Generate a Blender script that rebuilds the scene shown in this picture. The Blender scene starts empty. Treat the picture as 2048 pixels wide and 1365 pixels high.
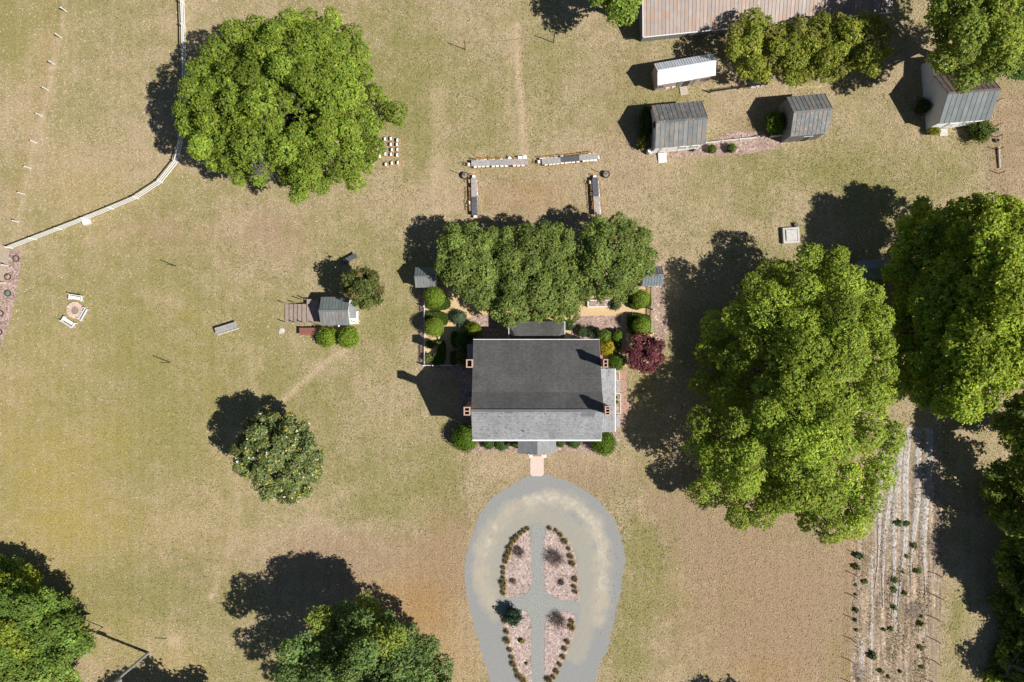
import bpy, math, random
import numpy as np
from mathutils import Vector, Matrix
from mathutils.geometry import delaunay_2d_cdt

# ------------------------------------------------------------------ camera, sky, sun, exposure
SC = bpy.context.scene
COL = SC.collection
H = 88.0            # height of the drone above the lawn
S = 15.5            # photograph pixels per metre on the lawn
cam_d = bpy.data.cameras.new('drone_camera')
cam_d.sensor_width = 36.0
cam_d.lens = 36.0 * H / (2048 / S)
cam_d.clip_end = 5000
cam = bpy.data.objects.new('drone_camera', cam_d)
cam.location = (0, 0, H)
COL.objects.link(cam)
SC.camera = cam

SUN_EL = math.radians(47.5)
SUN_AZ = math.atan2(-0.365, 0.93)           # from lower right of the picture
sun_dir = Vector((math.cos(SUN_AZ) * math.cos(SUN_EL), math.sin(SUN_AZ) * math.cos(SUN_EL), math.sin(SUN_EL)))
W = bpy.data.worlds.new('World'); SC.world = W; W.use_nodes = True
nt = W.node_tree
sky = nt.nodes.new('ShaderNodeTexSky'); sky.sky_type = 'NISHITA'; sky.sun_disc = False
sky.sun_elevation = SUN_EL; sky.sun_rotation = math.atan2(sun_dir.x, sun_dir.y)
sky.air_density = 0.8; sky.dust_density = 0.4; sky.ozone_density = 1.0
nt.nodes['Background'].inputs[1].default_value = 0.05
nt.links.new(sky.outputs[0], nt.nodes['Background'].inputs[0])
sl = bpy.data.lights.new('sun', 'SUN'); sl.energy = 5.0; sl.angle = math.radians(0.5); sl.color = (1.0, 0.955, 0.88)
so = bpy.data.objects.new('sun', sl); COL.objects.link(so)
so.rotation_euler = sun_dir.to_track_quat('Z', 'Y').to_euler()
SC.view_settings.view_transform = 'Standard'
SC.view_settings.look = 'None'
SC.view_settings.exposure = 0.31
SC.view_settings.gamma = 1.0
SC.view_settings.use_curve_mapping = False

RNG = np.random.default_rng(7)
random.seed(7)

def g(px, py, z=0.0):
    """ground-plan position of something seen at photo pixel (px, py) and standing z metres up"""
    k = (1 - z / H) / S
    return ((px - 1024.0) * k, (682.5 - py) * k)

ORD = ['first', 'second', 'third', 'fourth', 'fifth', 'sixth', 'seventh', 'eighth', 'ninth', 'tenth', 'eleventh',
       'twelfth', 'thirteenth', 'fourteenth', 'fifteenth', 'sixteenth', 'seventeenth', 'eighteenth', 'nineteenth', 'twentieth']

# ------------------------------------------------------------------ materials
def mat_new(name):
    m = bpy.data.materials.new(name); m.use_nodes = True
    n = m.node_tree.nodes; l = m.node_tree.links
    b = n['Principled BSDF']
    b.inputs['Specular IOR Level'].default_value = 0.25
    return m, n, l, b

def N(n, t, **kw):
    x = n.new(t)
    for k, v in kw.items(): setattr(x, k, v)
    return x

def pos_vec(n, l, stretch=(1, 1, 1), space='world'):
    mp = N(n, 'ShaderNodeMapping'); mp.inputs['Scale'].default_value = stretch
    if space == 'world':
        gm = N(n, 'ShaderNodeNewGeometry'); l.new(gm.outputs['Position'], mp.inputs[0])
    else:
        tc = N(n, 'ShaderNodeTexCoord'); l.new(tc.outputs['Object'], mp.inputs[0])
    return mp.outputs[0]

def noise(n, l, vec, scale, detail=3.0, rough=0.6):
    t = N(n, 'ShaderNodeTexNoise'); t.inputs['Scale'].default_value = scale
    t.inputs['Detail'].default_value = detail; t.inputs['Roughness'].default_value = rough
    l.new(vec, t.inputs['Vector']); return t.outputs['Fac']

def ramp(n, l, fac, stops):
    r = N(n, 'ShaderNodeValToRGB')
    e = r.color_ramp.elements
    while len(e) < len(stops): e.new(0.5)
    for i, (p, c) in enumerate(stops):
        e[i].position = p; e[i].color = (c[0], c[1], c[2], 1) if not isinstance(c, float) else (c, c, c, 1)
    l.new(fac, r.inputs[0]); return r.outputs[0]

def mix(n, l, fac, a, b, mode='MIX'):
    m = N(n, 'ShaderNodeMix', data_type='RGBA', blend_type=mode)
    for sock, v in ((m.inputs[0], fac), (m.inputs[6], a), (m.inputs[7], b)):
        if hasattr(v, 'is_linked') or hasattr(v, 'links'): l.new(v, sock)
        elif isinstance(v, (int, float)): sock.default_value = v
        else: sock.default_value = (v[0], v[1], v[2], 1)
    return m.outputs[2]

def math_n(n, l, op, a, b=None, c=None, clamp=False):
    m = N(n, 'ShaderNodeMath', operation=op); m.use_clamp = clamp
    for i, v in enumerate((a, b, c)):
        if v is None: continue
        if isinstance(v, (int, float)): m.inputs[i].default_value = v
        else: l.new(v, m.inputs[i])
    return m.outputs[0]

def bump(n, l, b, h, strength, dist=0.05):
    bp = N(n, 'ShaderNodeBump'); bp.inputs['Strength'].default_value = strength; bp.inputs['Distance'].default_value = dist
    l.new(h, bp.inputs['Height']); l.new(bp.outputs[0], b.inputs['Normal'])

def pm(name, c1, c2, scale=3.0, rough=0.8, stretch=(1, 1, 1), detail=4.0, lo=0.35, hi=0.65, bmp=0.0, rnd=0.0,
       patch=None, patch_scale=0.6, patch_lo=0.58, patch_hi=0.7, space='world', metal=0.0, spec=None):
    m, n, l, b = mat_new(name)
    v = pos_vec(n, l, stretch, space)
    f = noise(n, l, v, scale, detail)
    c = ramp(n, l, f, [(lo, c1), (hi, c2)])
    if patch is not None:
        f2 = noise(n, l, v, patch_scale, 5.0, 0.7)
        c = mix(n, l, ramp(n, l, f2, [(patch_lo, 0.0), (patch_hi, 1.0)]), c, patch)
    if rnd > 0:
        oi = N(n, 'ShaderNodeObjectInfo')
        k = math_n(n, l, 'MULTIPLY_ADD', oi.outputs['Random'], 2 * rnd, 1 - rnd)
        c = mix(n, l, 1.0, c, k, 'MULTIPLY')
    l.new(c, b.inputs['Base Color'])
    b.inputs['Roughness'].default_value = rough; b.inputs['Metallic'].default_value = metal
    if spec is not None: b.inputs['Specular IOR Level'].default_value = spec
    if bmp > 0: bump(n, l, b, f, bmp)
    return m

M = {}
M['white_paint'] = pm('white_paint', (0.72, 0.71, 0.68), (0.82, 0.81, 0.79), 4, 0.55)
M['white_siding'] = pm('white_siding', (0.62, 0.62, 0.60), (0.80, 0.80, 0.78), 2.0, 0.6, (1, 1, 5), patch=(0.45, 0.43, 0.40), patch_scale=1.6, patch_lo=0.62, patch_hi=0.75)
M['white_boards'] = pm('white_boards', (0.76, 0.77, 0.78), (0.84, 0.85, 0.86), 2.0, 0.6, (1, 1, 5))
M['white_metal'] = pm('white_metal', (0.80, 0.80, 0.80), (0.86, 0.86, 0.86), 1.5, 0.4, spec=0.5)
M['pad'] = pm('white_cushion', (0.80, 0.79, 0.76), (0.86, 0.85, 0.83), 6, 0.8)
M['chair_wood'] = pm('honey_wood', (0.55, 0.27, 0.08), (0.68, 0.36, 0.12), 9, 0.5, (1, 1, 1), rnd=0.15)
M['table_grey'] = pm('weathered_grey_wood', (0.28, 0.26, 0.25), (0.42, 0.40, 0.39), 5, 0.75, (1, 1, 1), rnd=0.08)
M['table_dark'] = pm('charcoal_wood', (0.07, 0.075, 0.085), (0.12, 0.125, 0.14), 5, 0.6, rnd=0.05)
M['table_pink'] = pm('pinkish_grey_wood', (0.32, 0.27, 0.25), (0.46, 0.40, 0.38), 5, 0.75)
M['red_wood'] = pm('red_stained_wood', (0.22, 0.085, 0.06), (0.30, 0.13, 0.09), 5, 0.6, (0.4, 4, 1))
M['deck_wood'] = pm('deck_wood', (0.25, 0.19, 0.155), (0.40, 0.32, 0.27), 4, 0.8, (5, 0.5, 1), rnd=0.08)
M['dark_deck_wood'] = pm('deck_frame', (0.10, 0.07, 0.05), (0.16, 0.12, 0.09), 4)  # darker brown for the risers and the landing frame
M['grey_wood'] = pm('bare_grey_wood', (0.16, 0.16, 0.165), (0.30, 0.29, 0.28), 3, 0.85, (3, 3, 0.4))
M['dark_wood'] = pm('dark_wood', (0.05, 0.04, 0.035), (0.10, 0.08, 0.07), 5, 0.8)
M['black_metal'] = pm('black_metal', (0.015, 0.016, 0.02), (0.03, 0.03, 0.035), 5, 0.5)
M['pole_grey'] = pm('weathered_pole', (0.22, 0.21, 0.20), (0.36, 0.35, 0.34), 3, 0.8, (4, 4, 0.5))
M['glass'] = pm('window_glass', (0.02, 0.025, 0.03), (0.04, 0.05, 0.06), 1, 0.08, spec=0.6)
M['brick'] = pm('red_brick', (0.34, 0.15, 0.10), (0.48, 0.25, 0.18), 8, 0.85, bmp=0.2)
M['brick_top'] = pm('pale_brick', (0.44, 0.29, 0.225), (0.56, 0.40, 0.32), 8, 0.85)
M['flue_dark'] = pm('flue_dark', (0.012, 0.012, 0.012), (0.03, 0.028, 0.026), 5)  # near-black that stands in for the darkness down the flues
M['pink_wall'] = pm('pinkish_brick_wall', (0.42, 0.28, 0.22), (0.55, 0.40, 0.34), 10, 0.85)
M['concrete'] = pm('concrete', (0.46, 0.44, 0.41), (0.60, 0.58, 0.55), 3, 0.85, bmp=0.15)
M['walk'] = pm('pinkish_brick_walk', (0.56, 0.43, 0.37), (0.68, 0.55, 0.48), 9, 0.85, bmp=0.1)
M['brick_path'] = pm('worn_brick_path', (0.34, 0.19, 0.14), (0.48, 0.30, 0.24), 7, 0.85, patch=(0.40, 0.33, 0.27), patch_scale=1.5)
M['stone'] = pm('pale_pink_stone', (0.50, 0.37, 0.29), (0.66, 0.52, 0.43), 6, 0.85, rnd=0.12, bmp=0.2)
M['ash'] = pm('ash', (0.22, 0.17, 0.14), (0.34, 0.28, 0.24), 9, 0.95)
M['bark'] = pm('bark', (0.09, 0.078, 0.066), (0.20, 0.18, 0.16), 4, 0.95, (3, 3, 1), bmp=0.4)
M['yellow_hose'] = pm('yellow_hose', (0.55, 0.50, 0.12), (0.62, 0.57, 0.18), 5, 0.5)
M['rope'] = pm('rope', (0.20, 0.17, 0.12), (0.28, 0.24, 0.18), 5)
M['rust_log'] = pm('bleached_log', (0.45, 0.38, 0.32), (0.62, 0.55, 0.48), 5)
M['teal'] = pm('dark_teal_board', (0.02, 0.05, 0.06), (0.05, 0.10, 0.11), 3, 0.3)
M['green_plastic'] = pm('grey_green_cover', (0.10, 0.20, 0.14), (0.16, 0.28, 0.20), 7)
M['steel'] = pm('galvanised_steel', (0.40, 0.42, 0.44), (0.55, 0.57, 0.6), 3, 0.4, metal=0.3)
M['straw'] = pm('pale_straw', (0.38, 0.30, 0.24), (0.58, 0.49, 0.42), 7, 0.9)
M['twig'] = pm('bare_twigs', (0.15, 0.11, 0.10), (0.27, 0.21, 0.19), 7, 0.9)
M['water_blue'] = pm('blue_grey_metal', (0.15, 0.18, 0.20), (0.21, 0.24, 0.26), 3, 0.45, patch=(0.4, 0.44, 0.46), patch_scale=2.0)

def metal_roof(name, c1, c2, rust, rlo, rhi, rscale=1.4, fleck=None, stretch=(2.2, 0.7, 0.7)):
    m, n, l, b = mat_new(name)
    v = pos_vec(n, l, stretch)
    v1 = pos_vec(n, l)
    c = ramp(n, l, noise(n, l, v1, 1.2, 5), [(0.35, c1), (0.68, c2)])
    f2 = noise(n, l, v, rscale, 6, 0.75)
    c = mix(n, l, ramp(n, l, f2, [(rlo, 0.0), (rhi, 0.85)]), c, rust)
    if fleck:
        f3 = noise(n, l, v1, 3.2, 5, 0.75)
        c = mix(n, l, ramp(n, l, f3, [(0.58, 0.0), (0.64, 0.9)]), c, fleck)
    oi = N(n, 'ShaderNodeObjectInfo')
    k = math_n(n, l, 'MULTIPLY_ADD', oi.outputs['Random'], 0.24, 0.88)
    c = mix(n, l, 1.0, c, k, 'MULTIPLY')
    l.new(c, b.inputs['Base Color']); b.inputs['Roughness'].default_value = 0.5
    b.inputs['Specular IOR Level'].default_value = 0.4
    return m
M['roof_green'] = metal_roof('grey_green_metal', (0.145, 0.158, 0.164), (0.21, 0.228, 0.235), (0.30, 0.225, 0.165), 0.47, 0.64)
M['roof_green_flecked'] = metal_roof('flecked_grey_green_metal', (0.115, 0.127, 0.131), (0.175, 0.188, 0.193), (0.34, 0.23, 0.155), 0.49, 0.66, fleck=(0.46, 0.42, 0.36))
M['roof_teal'] = metal_roof('clean_grey_green_metal', (0.135, 0.156, 0.158), (0.178, 0.200, 0.201), (0.48, 0.50, 0.50), 0.72, 0.78, 2.2, stretch=(1, 1, 1))
M['roof_brown'] = metal_roof('brown_rusted_metal', (0.09, 0.075, 0.07), (0.16, 0.13, 0.115), (0.26, 0.14, 0.09), 0.5, 0.7)
M['roof_barn'] = metal_roof('rusty_barn_metal', (0.25, 0.25, 0.26), (0.35, 0.325, 0.31), (0.38, 0.225, 0.145), 0.40, 0.58, 1.3, stretch=(2.4, 0.45, 0.45))
M['roof_pale'] = metal_roof('pale_corrugated_metal', (0.62, 0.66, 0.70), (0.72, 0.75, 0.78), (0.60, 0.63, 0.66), 0.5, 0.7)

def shingle(name, c1, c2, lump):
    m, n, l, b = mat_new(name)
    tc = N(n, 'ShaderNodeTexCoord')
    v = pos_vec(n, l)
    mp = N(n, 'ShaderNodeMapping'); mp.inputs['Scale'].default_value = (1, 1, 1); l.new(tc.outputs['UV'], mp.inputs[0])
    br = N(n, 'ShaderNodeTexBrick'); l.new(mp.outputs[0], br.inputs['Vector'])
    br.inputs['Scale'].default_value = 1.0; br.inputs['Brick Width'].default_value = 0.33; br.inputs['Row Height'].default_value = 0.24
    br.inputs['Mortar Size'].default_value = 0.018; br.inputs['Mortar Smooth'].default_value = 0.5
    br.inputs['Color1'].default_value = (*c1, 1); br.inputs['Color2'].default_value = (*c2, 1)
    br.inputs['Mortar'].default_value = (c1[0] * .68, c1[1] * .68, c1[2] * .68, 1)
    big = ramp(n, l, noise(n, l, v, 0.28, 5, 0.65), [(0.32, 0.86), (0.68, 1.14)])
    c = mix(n, l, 1.0, br.outputs[0], big, 'MULTIPLY')
    st = ramp(n, l, noise(n, l, pos_vec(n, l, (1.6, 0.12, 0.12)), 1.0, 4, 0.6), [(0.35, 0.92), (0.65, 1.06)])
    c = mix(n, l, 1.0, c, st, 'MULTIPLY')
    grain = ramp(n, l, noise(n, l, v, 7.0, 2), [(0.3, 0.9), (0.7, 1.1)])
    c = mix(n, l, 1.0, c, grain, 'MULTIPLY')
    if lump:
        lv = pos_vec(n, l, (1.3, 2.4, 1.0))
        vo = N(n, 'ShaderNodeTexVoronoi'); vo.inputs['Scale'].default_value = 1.6; l.new(lv, vo.inputs['Vector'])
        c = mix(n, l, 1.0, c, ramp(n, l, vo.outputs['Distance'], [(0.10, 0.62), (0.40, 1.06)]), 'MULTIPLY')
    l.new(c, b.inputs['Base Color']); b.inputs['Roughness'].default_value = 0.9
    bump(n, l, b, br.outputs['Fac'], 0.4, -0.02)
    return m
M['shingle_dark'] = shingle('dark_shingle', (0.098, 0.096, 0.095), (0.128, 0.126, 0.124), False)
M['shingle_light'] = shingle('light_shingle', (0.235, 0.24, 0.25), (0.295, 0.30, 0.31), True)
M['shingle_mid'] = shingle('mid_grey_shingle', (0.22, 0.225, 0.235), (0.27, 0.275, 0.285), False)

# mulch: chips of different tones
def mulch(name, dark, mid, pale):
    m, n, l, b = mat_new(name)
    v = pos_vec(n, l)
    vo = N(n, 'ShaderNodeTexVoronoi'); vo.inputs['Scale'].default_value = 5.5; l.new(v, vo.inputs['Vector'])
    sep = N(n, 'ShaderNodeSeparateColor'); l.new(vo.outputs['Color'], sep.inputs[0])
    c = ramp(n, l, sep.outputs[0], [(0.0, dark), (0.35, mid), (0.75, mid), (1.0, pale)])
    c = mix(n, l, 1.0, c, ramp(n, l, noise(n, l, v, 0.5, 4), [(0.3, 0.82), (0.7, 1.15)]), 'MULTIPLY')
    l.new(c, b.inputs['Base Color']); b.inputs['Roughness'].default_value = 0.95
    bump(n, l, b, vo.outputs['Distance'], 0.5, 0.04)
    return m
M['mulch'] = mulch('pink_brown_mulch', (0.20, 0.125, 0.10), (0.36, 0.255, 0.215), (0.56, 0.44, 0.38))
M['bed_mulch'] = mulch('pale_island_mulch', (0.22, 0.15, 0.13), (0.41, 0.315, 0.285), (0.60, 0.50, 0.46))
M['field_soil'] = mulch('dry_field_soil', (0.20, 0.145, 0.10), (0.33, 0.25, 0.18), (0.50, 0.41, 0.34))
def field_rows():
    m = M['field_soil']; n = m.node_tree.nodes; l = m.node_tree.links; b = n['Principled BSDF']
    src = b.inputs['Base Color'].links[0].from_socket
    st = ramp(n, l, noise(n, l, pos_vec(n, l, (1.5, 0.06, 1)), 1.3, 4, .6), [(0.36, 0.66), (0.5, 1.0), (0.64, 1.42)])
    gy = ramp(n, l, noise(n, l, pos_vec(n, l, (1, .3, 1)), .8, 4, .6), [(0.5, 0.0), (0.66, 0.7)])
    c = mix(n, l, 1.0, src, st, 'MULTIPLY'); c = mix(n, l, gy, c, (0.27, 0.215, 0.12))
    l.new(c, b.inputs['Base Color'])
field_rows()
M['tan_gravel'] = pm('tan_gravel', (0.50, 0.35, 0.19), (0.62, 0.46, 0.27), 5, 0.95, bmp=0.2)
M['lane_gravel'] = pm('grey_tan_gravel', (0.34, 0.27, 0.20), (0.46, 0.37, 0.28), 5, 0.95)  # less saturated gravel of the lane at the left edge

def attr(n, name):
    a = N(n, 'ShaderNodeAttribute'); a.attribute_name = name; return a

def ground_material():
    m, n, l, b = mat_new('dry_lawn')
    v = pos_vec(n, l)
    a1 = attr(n, 'grow'); s1 = N(n, 'ShaderNodeSeparateColor'); l.new(a1.outputs['Color'], s1.inputs[0])
    a2 = attr(n, 'soil'); s2 = N(n, 'ShaderNodeSeparateColor'); l.new(a2.outputs['Color'], s2.inputs[0])
    G, Y, BR = s1.outputs[0], s1.outputs[1], s1.outputs[2]
    B, O, T = s2.outputs[0], s2.outputs[1], s2.outputs[2]
    n1 = noise(n, l, v, 0.075, 5, 0.6)
    n2 = noise(n, l, v, 0.45, 6, 0.66)
    n3 = noise(n, l, v, 2.2, 5, 0.72)
    n4 = noise(n, l, v, 6.5, 3, 0.7)
    vs = pos_vec(n, l, (1.0, 2.0, 1.0))
    n5 = noise(n, l, vs, 3.4, 4, 0.75)
    # green share
    x = math_n(n, l, 'MULTIPLY_ADD', n1, 3.0, -1.5)
    x = math_n(n, l, 'ADD', x, math_n(n, l, 'MULTIPLY_ADD', n2, 2.2, -1.1))
    x = math_n(n, l, 'ADD', x, math_n(n, l, 'MULTIPLY_ADD', n3, 3.2, -1.6))
    x = math_n(n, l, 'ADD', x, math_n(n, l, 'MULTIPLY_ADD', n4, 1.8, -0.9))
    x = math_n(n, l, 'ADD', x, G)
    gf = ramp(n, l, x, [(0.0, 0.0), (0.5, 0.55), (1.0, 0.95)])
    dry = ramp(n, l, n5, [(0.30, (0.262, 0.196, 0.120)), (0.45, (0.352, 0.272, 0.168)), (0.56, (0.420, 0.332, 0.215)), (0.70, (0.53, 0.435, 0.305))])
    dry = mix(n, l, ramp(n, l, math_n(n, l, 'ADD', n2, math_n(n, l, 'MULTIPLY', BR, 0.45)), [(0.5, 0.0), (0.78, 0.75)]), dry, mix(n, l, n3, (0.225, 0.155, 0.098), (0.36, 0.262, 0.180)))
    grn = mix(n, l, ramp(n, l, n3, [(0.3, 0.0), (0.7, 1.0)]), (0.172, 0.165, 0.058), (0.300, 0.266, 0.110))
    c = mix(n, l, gf, dry, grn)
    yf = math_n(n, l, 'MULTIPLY', Y, ramp(n, l, n2, [(0.3, 0.35), (0.6, 1.0)]))
    c = mix(n, l, yf, c, mix(n, l, n5, (0.285, 0.22, 0.06), (0.40, 0.325, 0.11)))
    of = math_n(n, l, 'MULTIPLY', O, ramp(n, l, n3, [(0.3, 0.55), (0.6, 1.0)]))
    c = mix(n, l, of, c, mix(n, l, n5, (0.27, 0.15, 0.05), (0.40, 0.245, 0.10)))
    bf = math_n(n, l, 'MULTIPLY', B, ramp(n, l, n3, [(0.36, 0.45), (0.56, 1.5)]), clamp=True)
    c = mix(n, l, bf, c, mix(n, l, n5, (0.40, 0.29, 0.185), (0.60, 0.46, 0.33)))
    # scattered weeds and clover patches
    w = noise(n, l, v, 1.15, 3, 0.6)
    wf = math_n(n, l, 'MULTIPLY', ramp(n, l, w, [(0.60, 0.0), (0.66, 0.8)]), T)
    c = mix(n, l, wf, c, (0.115, 0.135, 0.045))
    gr = ramp(n, l, noise(n, l, pos_vec(n, l, (1.0, 1.0, 1.0)), 5.0, 3, 0.8), [(0.30, 0.70), (0.5, 1.0), (0.70, 1.26)])
    c = mix(n, l, 1.0, c, gr, 'MULTIPLY')
    # faint mowing stripes up and down the property
    wm = N(n, 'ShaderNodeTexWave'); wm.inputs['Scale'].default_value = 0.21; wm.inputs['Distortion'].default_value = 5.0; wm.inputs['Detail'].default_value = 2.0; wm.inputs['Detail Scale'].default_value = 0.4
    l.new(pos_vec(n, l, (1.0, 0.12, 1.0)), wm.inputs['Vector'])
    c = mix(n, l, 1.0, c, ramp(n, l, wm.outputs['Fac'], [(0.1, 0.975), (0.9, 1.025)]), 'MULTIPLY')
    l.new(c, b.inputs['Base Color']); b.inputs['Roughness'].default_value = 1.0
    b.inputs['Specular IOR Level'].default_value = 0.05
    bump(n, l, b, math_n(n, l, 'ADD', n4, n5), 0.55, 0.06)
    return m
M['lawn'] = ground_material()

def drive_material():
    m, n, l, b = mat_new('driveway_gravel')
    v = pos_vec(n, l)
    a = attr(n, 'dust'); s = N(n, 'ShaderNodeSeparateColor'); l.new(a.outputs['Color'], s.inputs[0])
    n2 = noise(n, l, v, 0.55, 6, 0.65); n3 = noise(n, l, v, 5.5, 3, 0.7)
    wv = noise(n, l, v, 1.6, 5, 0.7)
    grey = mix(n, l, n3, (0.212, 0.214, 0.208), (0.315, 0.318, 0.312))
    tan = mix(n, l, n3, (0.335, 0.30, 0.235), (0.45, 0.405, 0.325))
    pale = mix(n, l, n3, (0.45, 0.41, 0.34), (0.60, 0.55, 0.47))
    mid = mix(n, l, n3, (0.275, 0.262, 0.225), (0.365, 0.348, 0.30))
    def shaped(chan, lo, hi):
        return ramp(n, l, math_n(n, l, 'ADD', chan, math_n(n, l, 'MULTIPLY_ADD', n2, 0.9, -0.45)), [(lo, 0.0), (hi, 1.0)])
    c = mix(n, l, shaped(s.outputs[1], 0.30, 0.62), grey, mid)
    c = mix(n, l, shaped(s.outputs[0], 0.34, 0.75), c, tan)
    pw = math_n(n, l, 'MULTIPLY', shaped(s.outputs[2], 0.35, 0.7), ramp(n, l, wv, [(0.42, 0.1), (0.62, 1.0)]))
    c = mix(n, l, pw, c, pale)
    l.new(c, b.inputs['Base Color']); b.inputs['Roughness'].default_value = 0.95
    b.inputs['Specular IOR Level'].default_value = 0.1
    bump(n, l, b, math_n(n, l, 'ADD', n3, math_n(n, l, 'MULTIPLY', wv, 2.0)), 0.5, 0.05)
    return m
M['drive'] = drive_material()
M['island_gravel'] = pm('compacted_gravel', (0.235, 0.24, 0.225), (0.32, 0.325, 0.31), 5.5, 0.95, bmp=0.2)

def plastic_material():
    m, n, l, b = mat_new('torn_white_row_cover')
    v = pos_vec(n, l)
    f = noise(n, l, pos_vec(n, l, (2.2, 0.9, 1)), 2.6, 6, 0.8)
    c = ramp(n, l, f, [(0.40, (0.25, 0.195, 0.15)), (0.50, (0.36, 0.32, 0.29)), (0.60, (0.52, 0.50, 0.48)), (0.72, (0.64, 0.63, 0.62))])
    l.new(c, b.inputs['Base Color']); b.inputs['Roughness'].default_value = 0.6
    return m
M['plastic'] = plastic_material()

def foliage_material(name, transl, gloss=0.12, shift=(1.1, 1.15, 0.55)):
    m, n, l, b = mat_new(name)
    a = attr(n, 'tint')
    l.new(a.outputs['Color'], b.inputs['Base Color'])
    b.inputs['Roughness'].default_value = 0.55; b.inputs['Specular IOR Level'].default_value = gloss
    tr = N(n, 'ShaderNodeBsdfTranslucent')
    c2 = mix(n, l, 1.0, a.outputs['Color'], shift, 'MULTIPLY'); l.new(c2, tr.inputs[0])
    ms = N(n, 'ShaderNodeMixShader'); ms.inputs[0].default_value = transl
    l.new(b.outputs[0], ms.inputs[1]); l.new(tr.outputs[0], ms.inputs[2])
    l.new(ms.outputs[0], n['Material Output'].inputs[0])
    return m
M['leaf'] = foliage_material('leaf', 0.30)
M['red_leaf'] = foliage_material('red_leaf', 0.2, 0.15, (1.1, 0.8, 0.85))
M['glossy_leaf'] = foliage_material('glossy_leaf', 0.12, 0.5)

# ------------------------------------------------------------------ mesh helpers
def tag(o, label=None, cat=None, group=None, kind=None):
    if label: o['label'] = label
    if cat: o['category'] = cat
    if group: o['group'] = group
    if kind: o['kind'] = kind
    return o

def thing(name, label, cat, loc=(0, 0, 0), rot=0.0, group=None):
    o = bpy.data.objects.new(name, None); COL.objects.link(o)
    o.location = loc; o.rotation_euler = (0, 0, rot); o.empty_display_size = 0.3
    return tag(o, label, cat, group)

def link(name, me, mat=None, parent=None, loc=None, rot=None):
    if mat is not None and not me.materials: me.materials.append(mat)
    o = bpy.data.objects.new(name, me); COL.objects.link(o)
    if parent: o.parent = parent
    if loc is not None: o.location = loc
    if rot is not None: o.rotation_euler = rot
    return o

def copy_tree(o, parent=None):
    c = o.copy(); COL.objects.link(c); c.parent = parent
    for ch in list(o.children): copy_tree(ch, c)
    return c

class MB:
    def __init__(s): s.v = []; s.f = []
    def add(s, vs, fs):
        k = len(s.v); s.v += [tuple(p) for p in vs]; s.f += [tuple(i + k for i in f) for f in fs]; return s
    def box(s, x0, x1, y0, y1, z0, z1):
        return s.add([(x0, y0, z0), (x1, y0, z0), (x1, y1, z0), (x0, y1, z0), (x0, y0, z1), (x1, y0, z1), (x1, y1, z1), (x0, y1, z1)],
                     [(0, 3, 2, 1), (4, 5, 6, 7), (0, 1, 5, 4), (1, 2, 6, 5), (2, 3, 7, 6), (3, 0, 4, 7)])
    def beam(s, p0, p1, w, h, up=(0, 0, 1)):
        p0 = Vector(p0); p1 = Vector(p1); d = (p1 - p0).normalized(); sd = d.cross(Vector(up))
        if sd.length < 1e-4: sd = Vector((1, 0, 0))
        sd.normalize(); u = sd.cross(d)
        vs = []
        for p in (p0, p1):
            for a, b in ((-1, -1), (1, -1), (1, 1), (-1, 1)): vs.append(p + sd * a * w / 2 + u * b * h / 2)
        return s.add(vs, [(0, 1, 2, 3), (7, 6, 5, 4), (0, 4, 5, 1), (1, 5, 6, 2), (2, 6, 7, 3), (3, 7, 4, 0)])
    def tube(s, p0, p1, r0, r1, n=8, caps=True):
        p0 = Vector(p0); p1 = Vector(p1); d = (p1 - p0).normalized()
        a = d.orthogonal().normalized(); b = d.cross(a)
        vs = []
        for p, r in ((p0, r0), (p1, r1)):
            for i in range(n):
                t = 2 * math.pi * i / n; vs.append(p + a * math.cos(t) * r + b * math.sin(t) * r)
        fs = [(i, (i + 1) % n, n + (i + 1) % n, n + i) for i in range(n)]
        if caps: fs += [tuple(range(n - 1, -1, -1)), tuple(range(n, 2 * n))]
        return s.add(vs, fs)
    def lathe(s, cx, cy, prof, n=20, caps=True):
        vs = []; fs = []
        for r, z in prof:
            for i in range(n):
                t = 2 * math.pi * i / n; vs.append((cx + r * math.cos(t), cy + r * math.sin(t), z))
        for k in range(len(prof) - 1):
            for i in range(n):
                fs.append((k * n + i, k * n + (i + 1) % n, (k + 1) * n + (i + 1) % n, (k + 1) * n + i))
        if caps: fs.append(tuple(range(n - 1, -1, -1))); fs.append(tuple(range((len(prof) - 1) * n, len(prof) * n)))
        return s.add(vs, fs)
    def prism(s, poly, z0, z1):
        n = len(poly)
        vs = [(x, y, z0) for x, y in poly] + [(x, y, z1) for x, y in poly]
        return s.add(vs, [tuple(range(n - 1, -1, -1)), tuple(range(n, 2 * n))] + [(i, (i + 1) % n, n + (i + 1) % n, n + i) for i in range(n)])
    def mesh(s, name):
        me = bpy.data.meshes.new(name); me.from_pydata(s.v, [], s.f); me.update(); return me
    def build(s, name, mat, parent=None, loc=None, rot=None):
        return link(name, s.mesh(name), mat, parent, loc, rot)

def quads_mesh(name, V, colors=None):
    """V: (n,4,3) array of separate quads"""
    n = len(V)
    me = bpy.data.meshes.new(name)
    me.vertices.add(4 * n); me.vertices.foreach_set('co', np.ascontiguousarray(V, dtype=np.float32).ravel())
    me.loops.add(4 * n); me.loops.foreach_set('vertex_index', np.arange(4 * n, dtype=np.int32))
    me.polygons.add(n); me.polygons.foreach_set('loop_start', np.arange(0, 4 * n, 4, dtype=np.int32))
    me.update(calc_edges=True)
    if colors is not None:
        at = me.color_attributes.new('tint', 'FLOAT_COLOR', 'POINT')
        c = np.ones((n, 4, 4), dtype=np.float32); c[:, :, :3] = colors[:, None, :]
        at.data.foreach_set('color', c.ravel())
    return me

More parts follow.
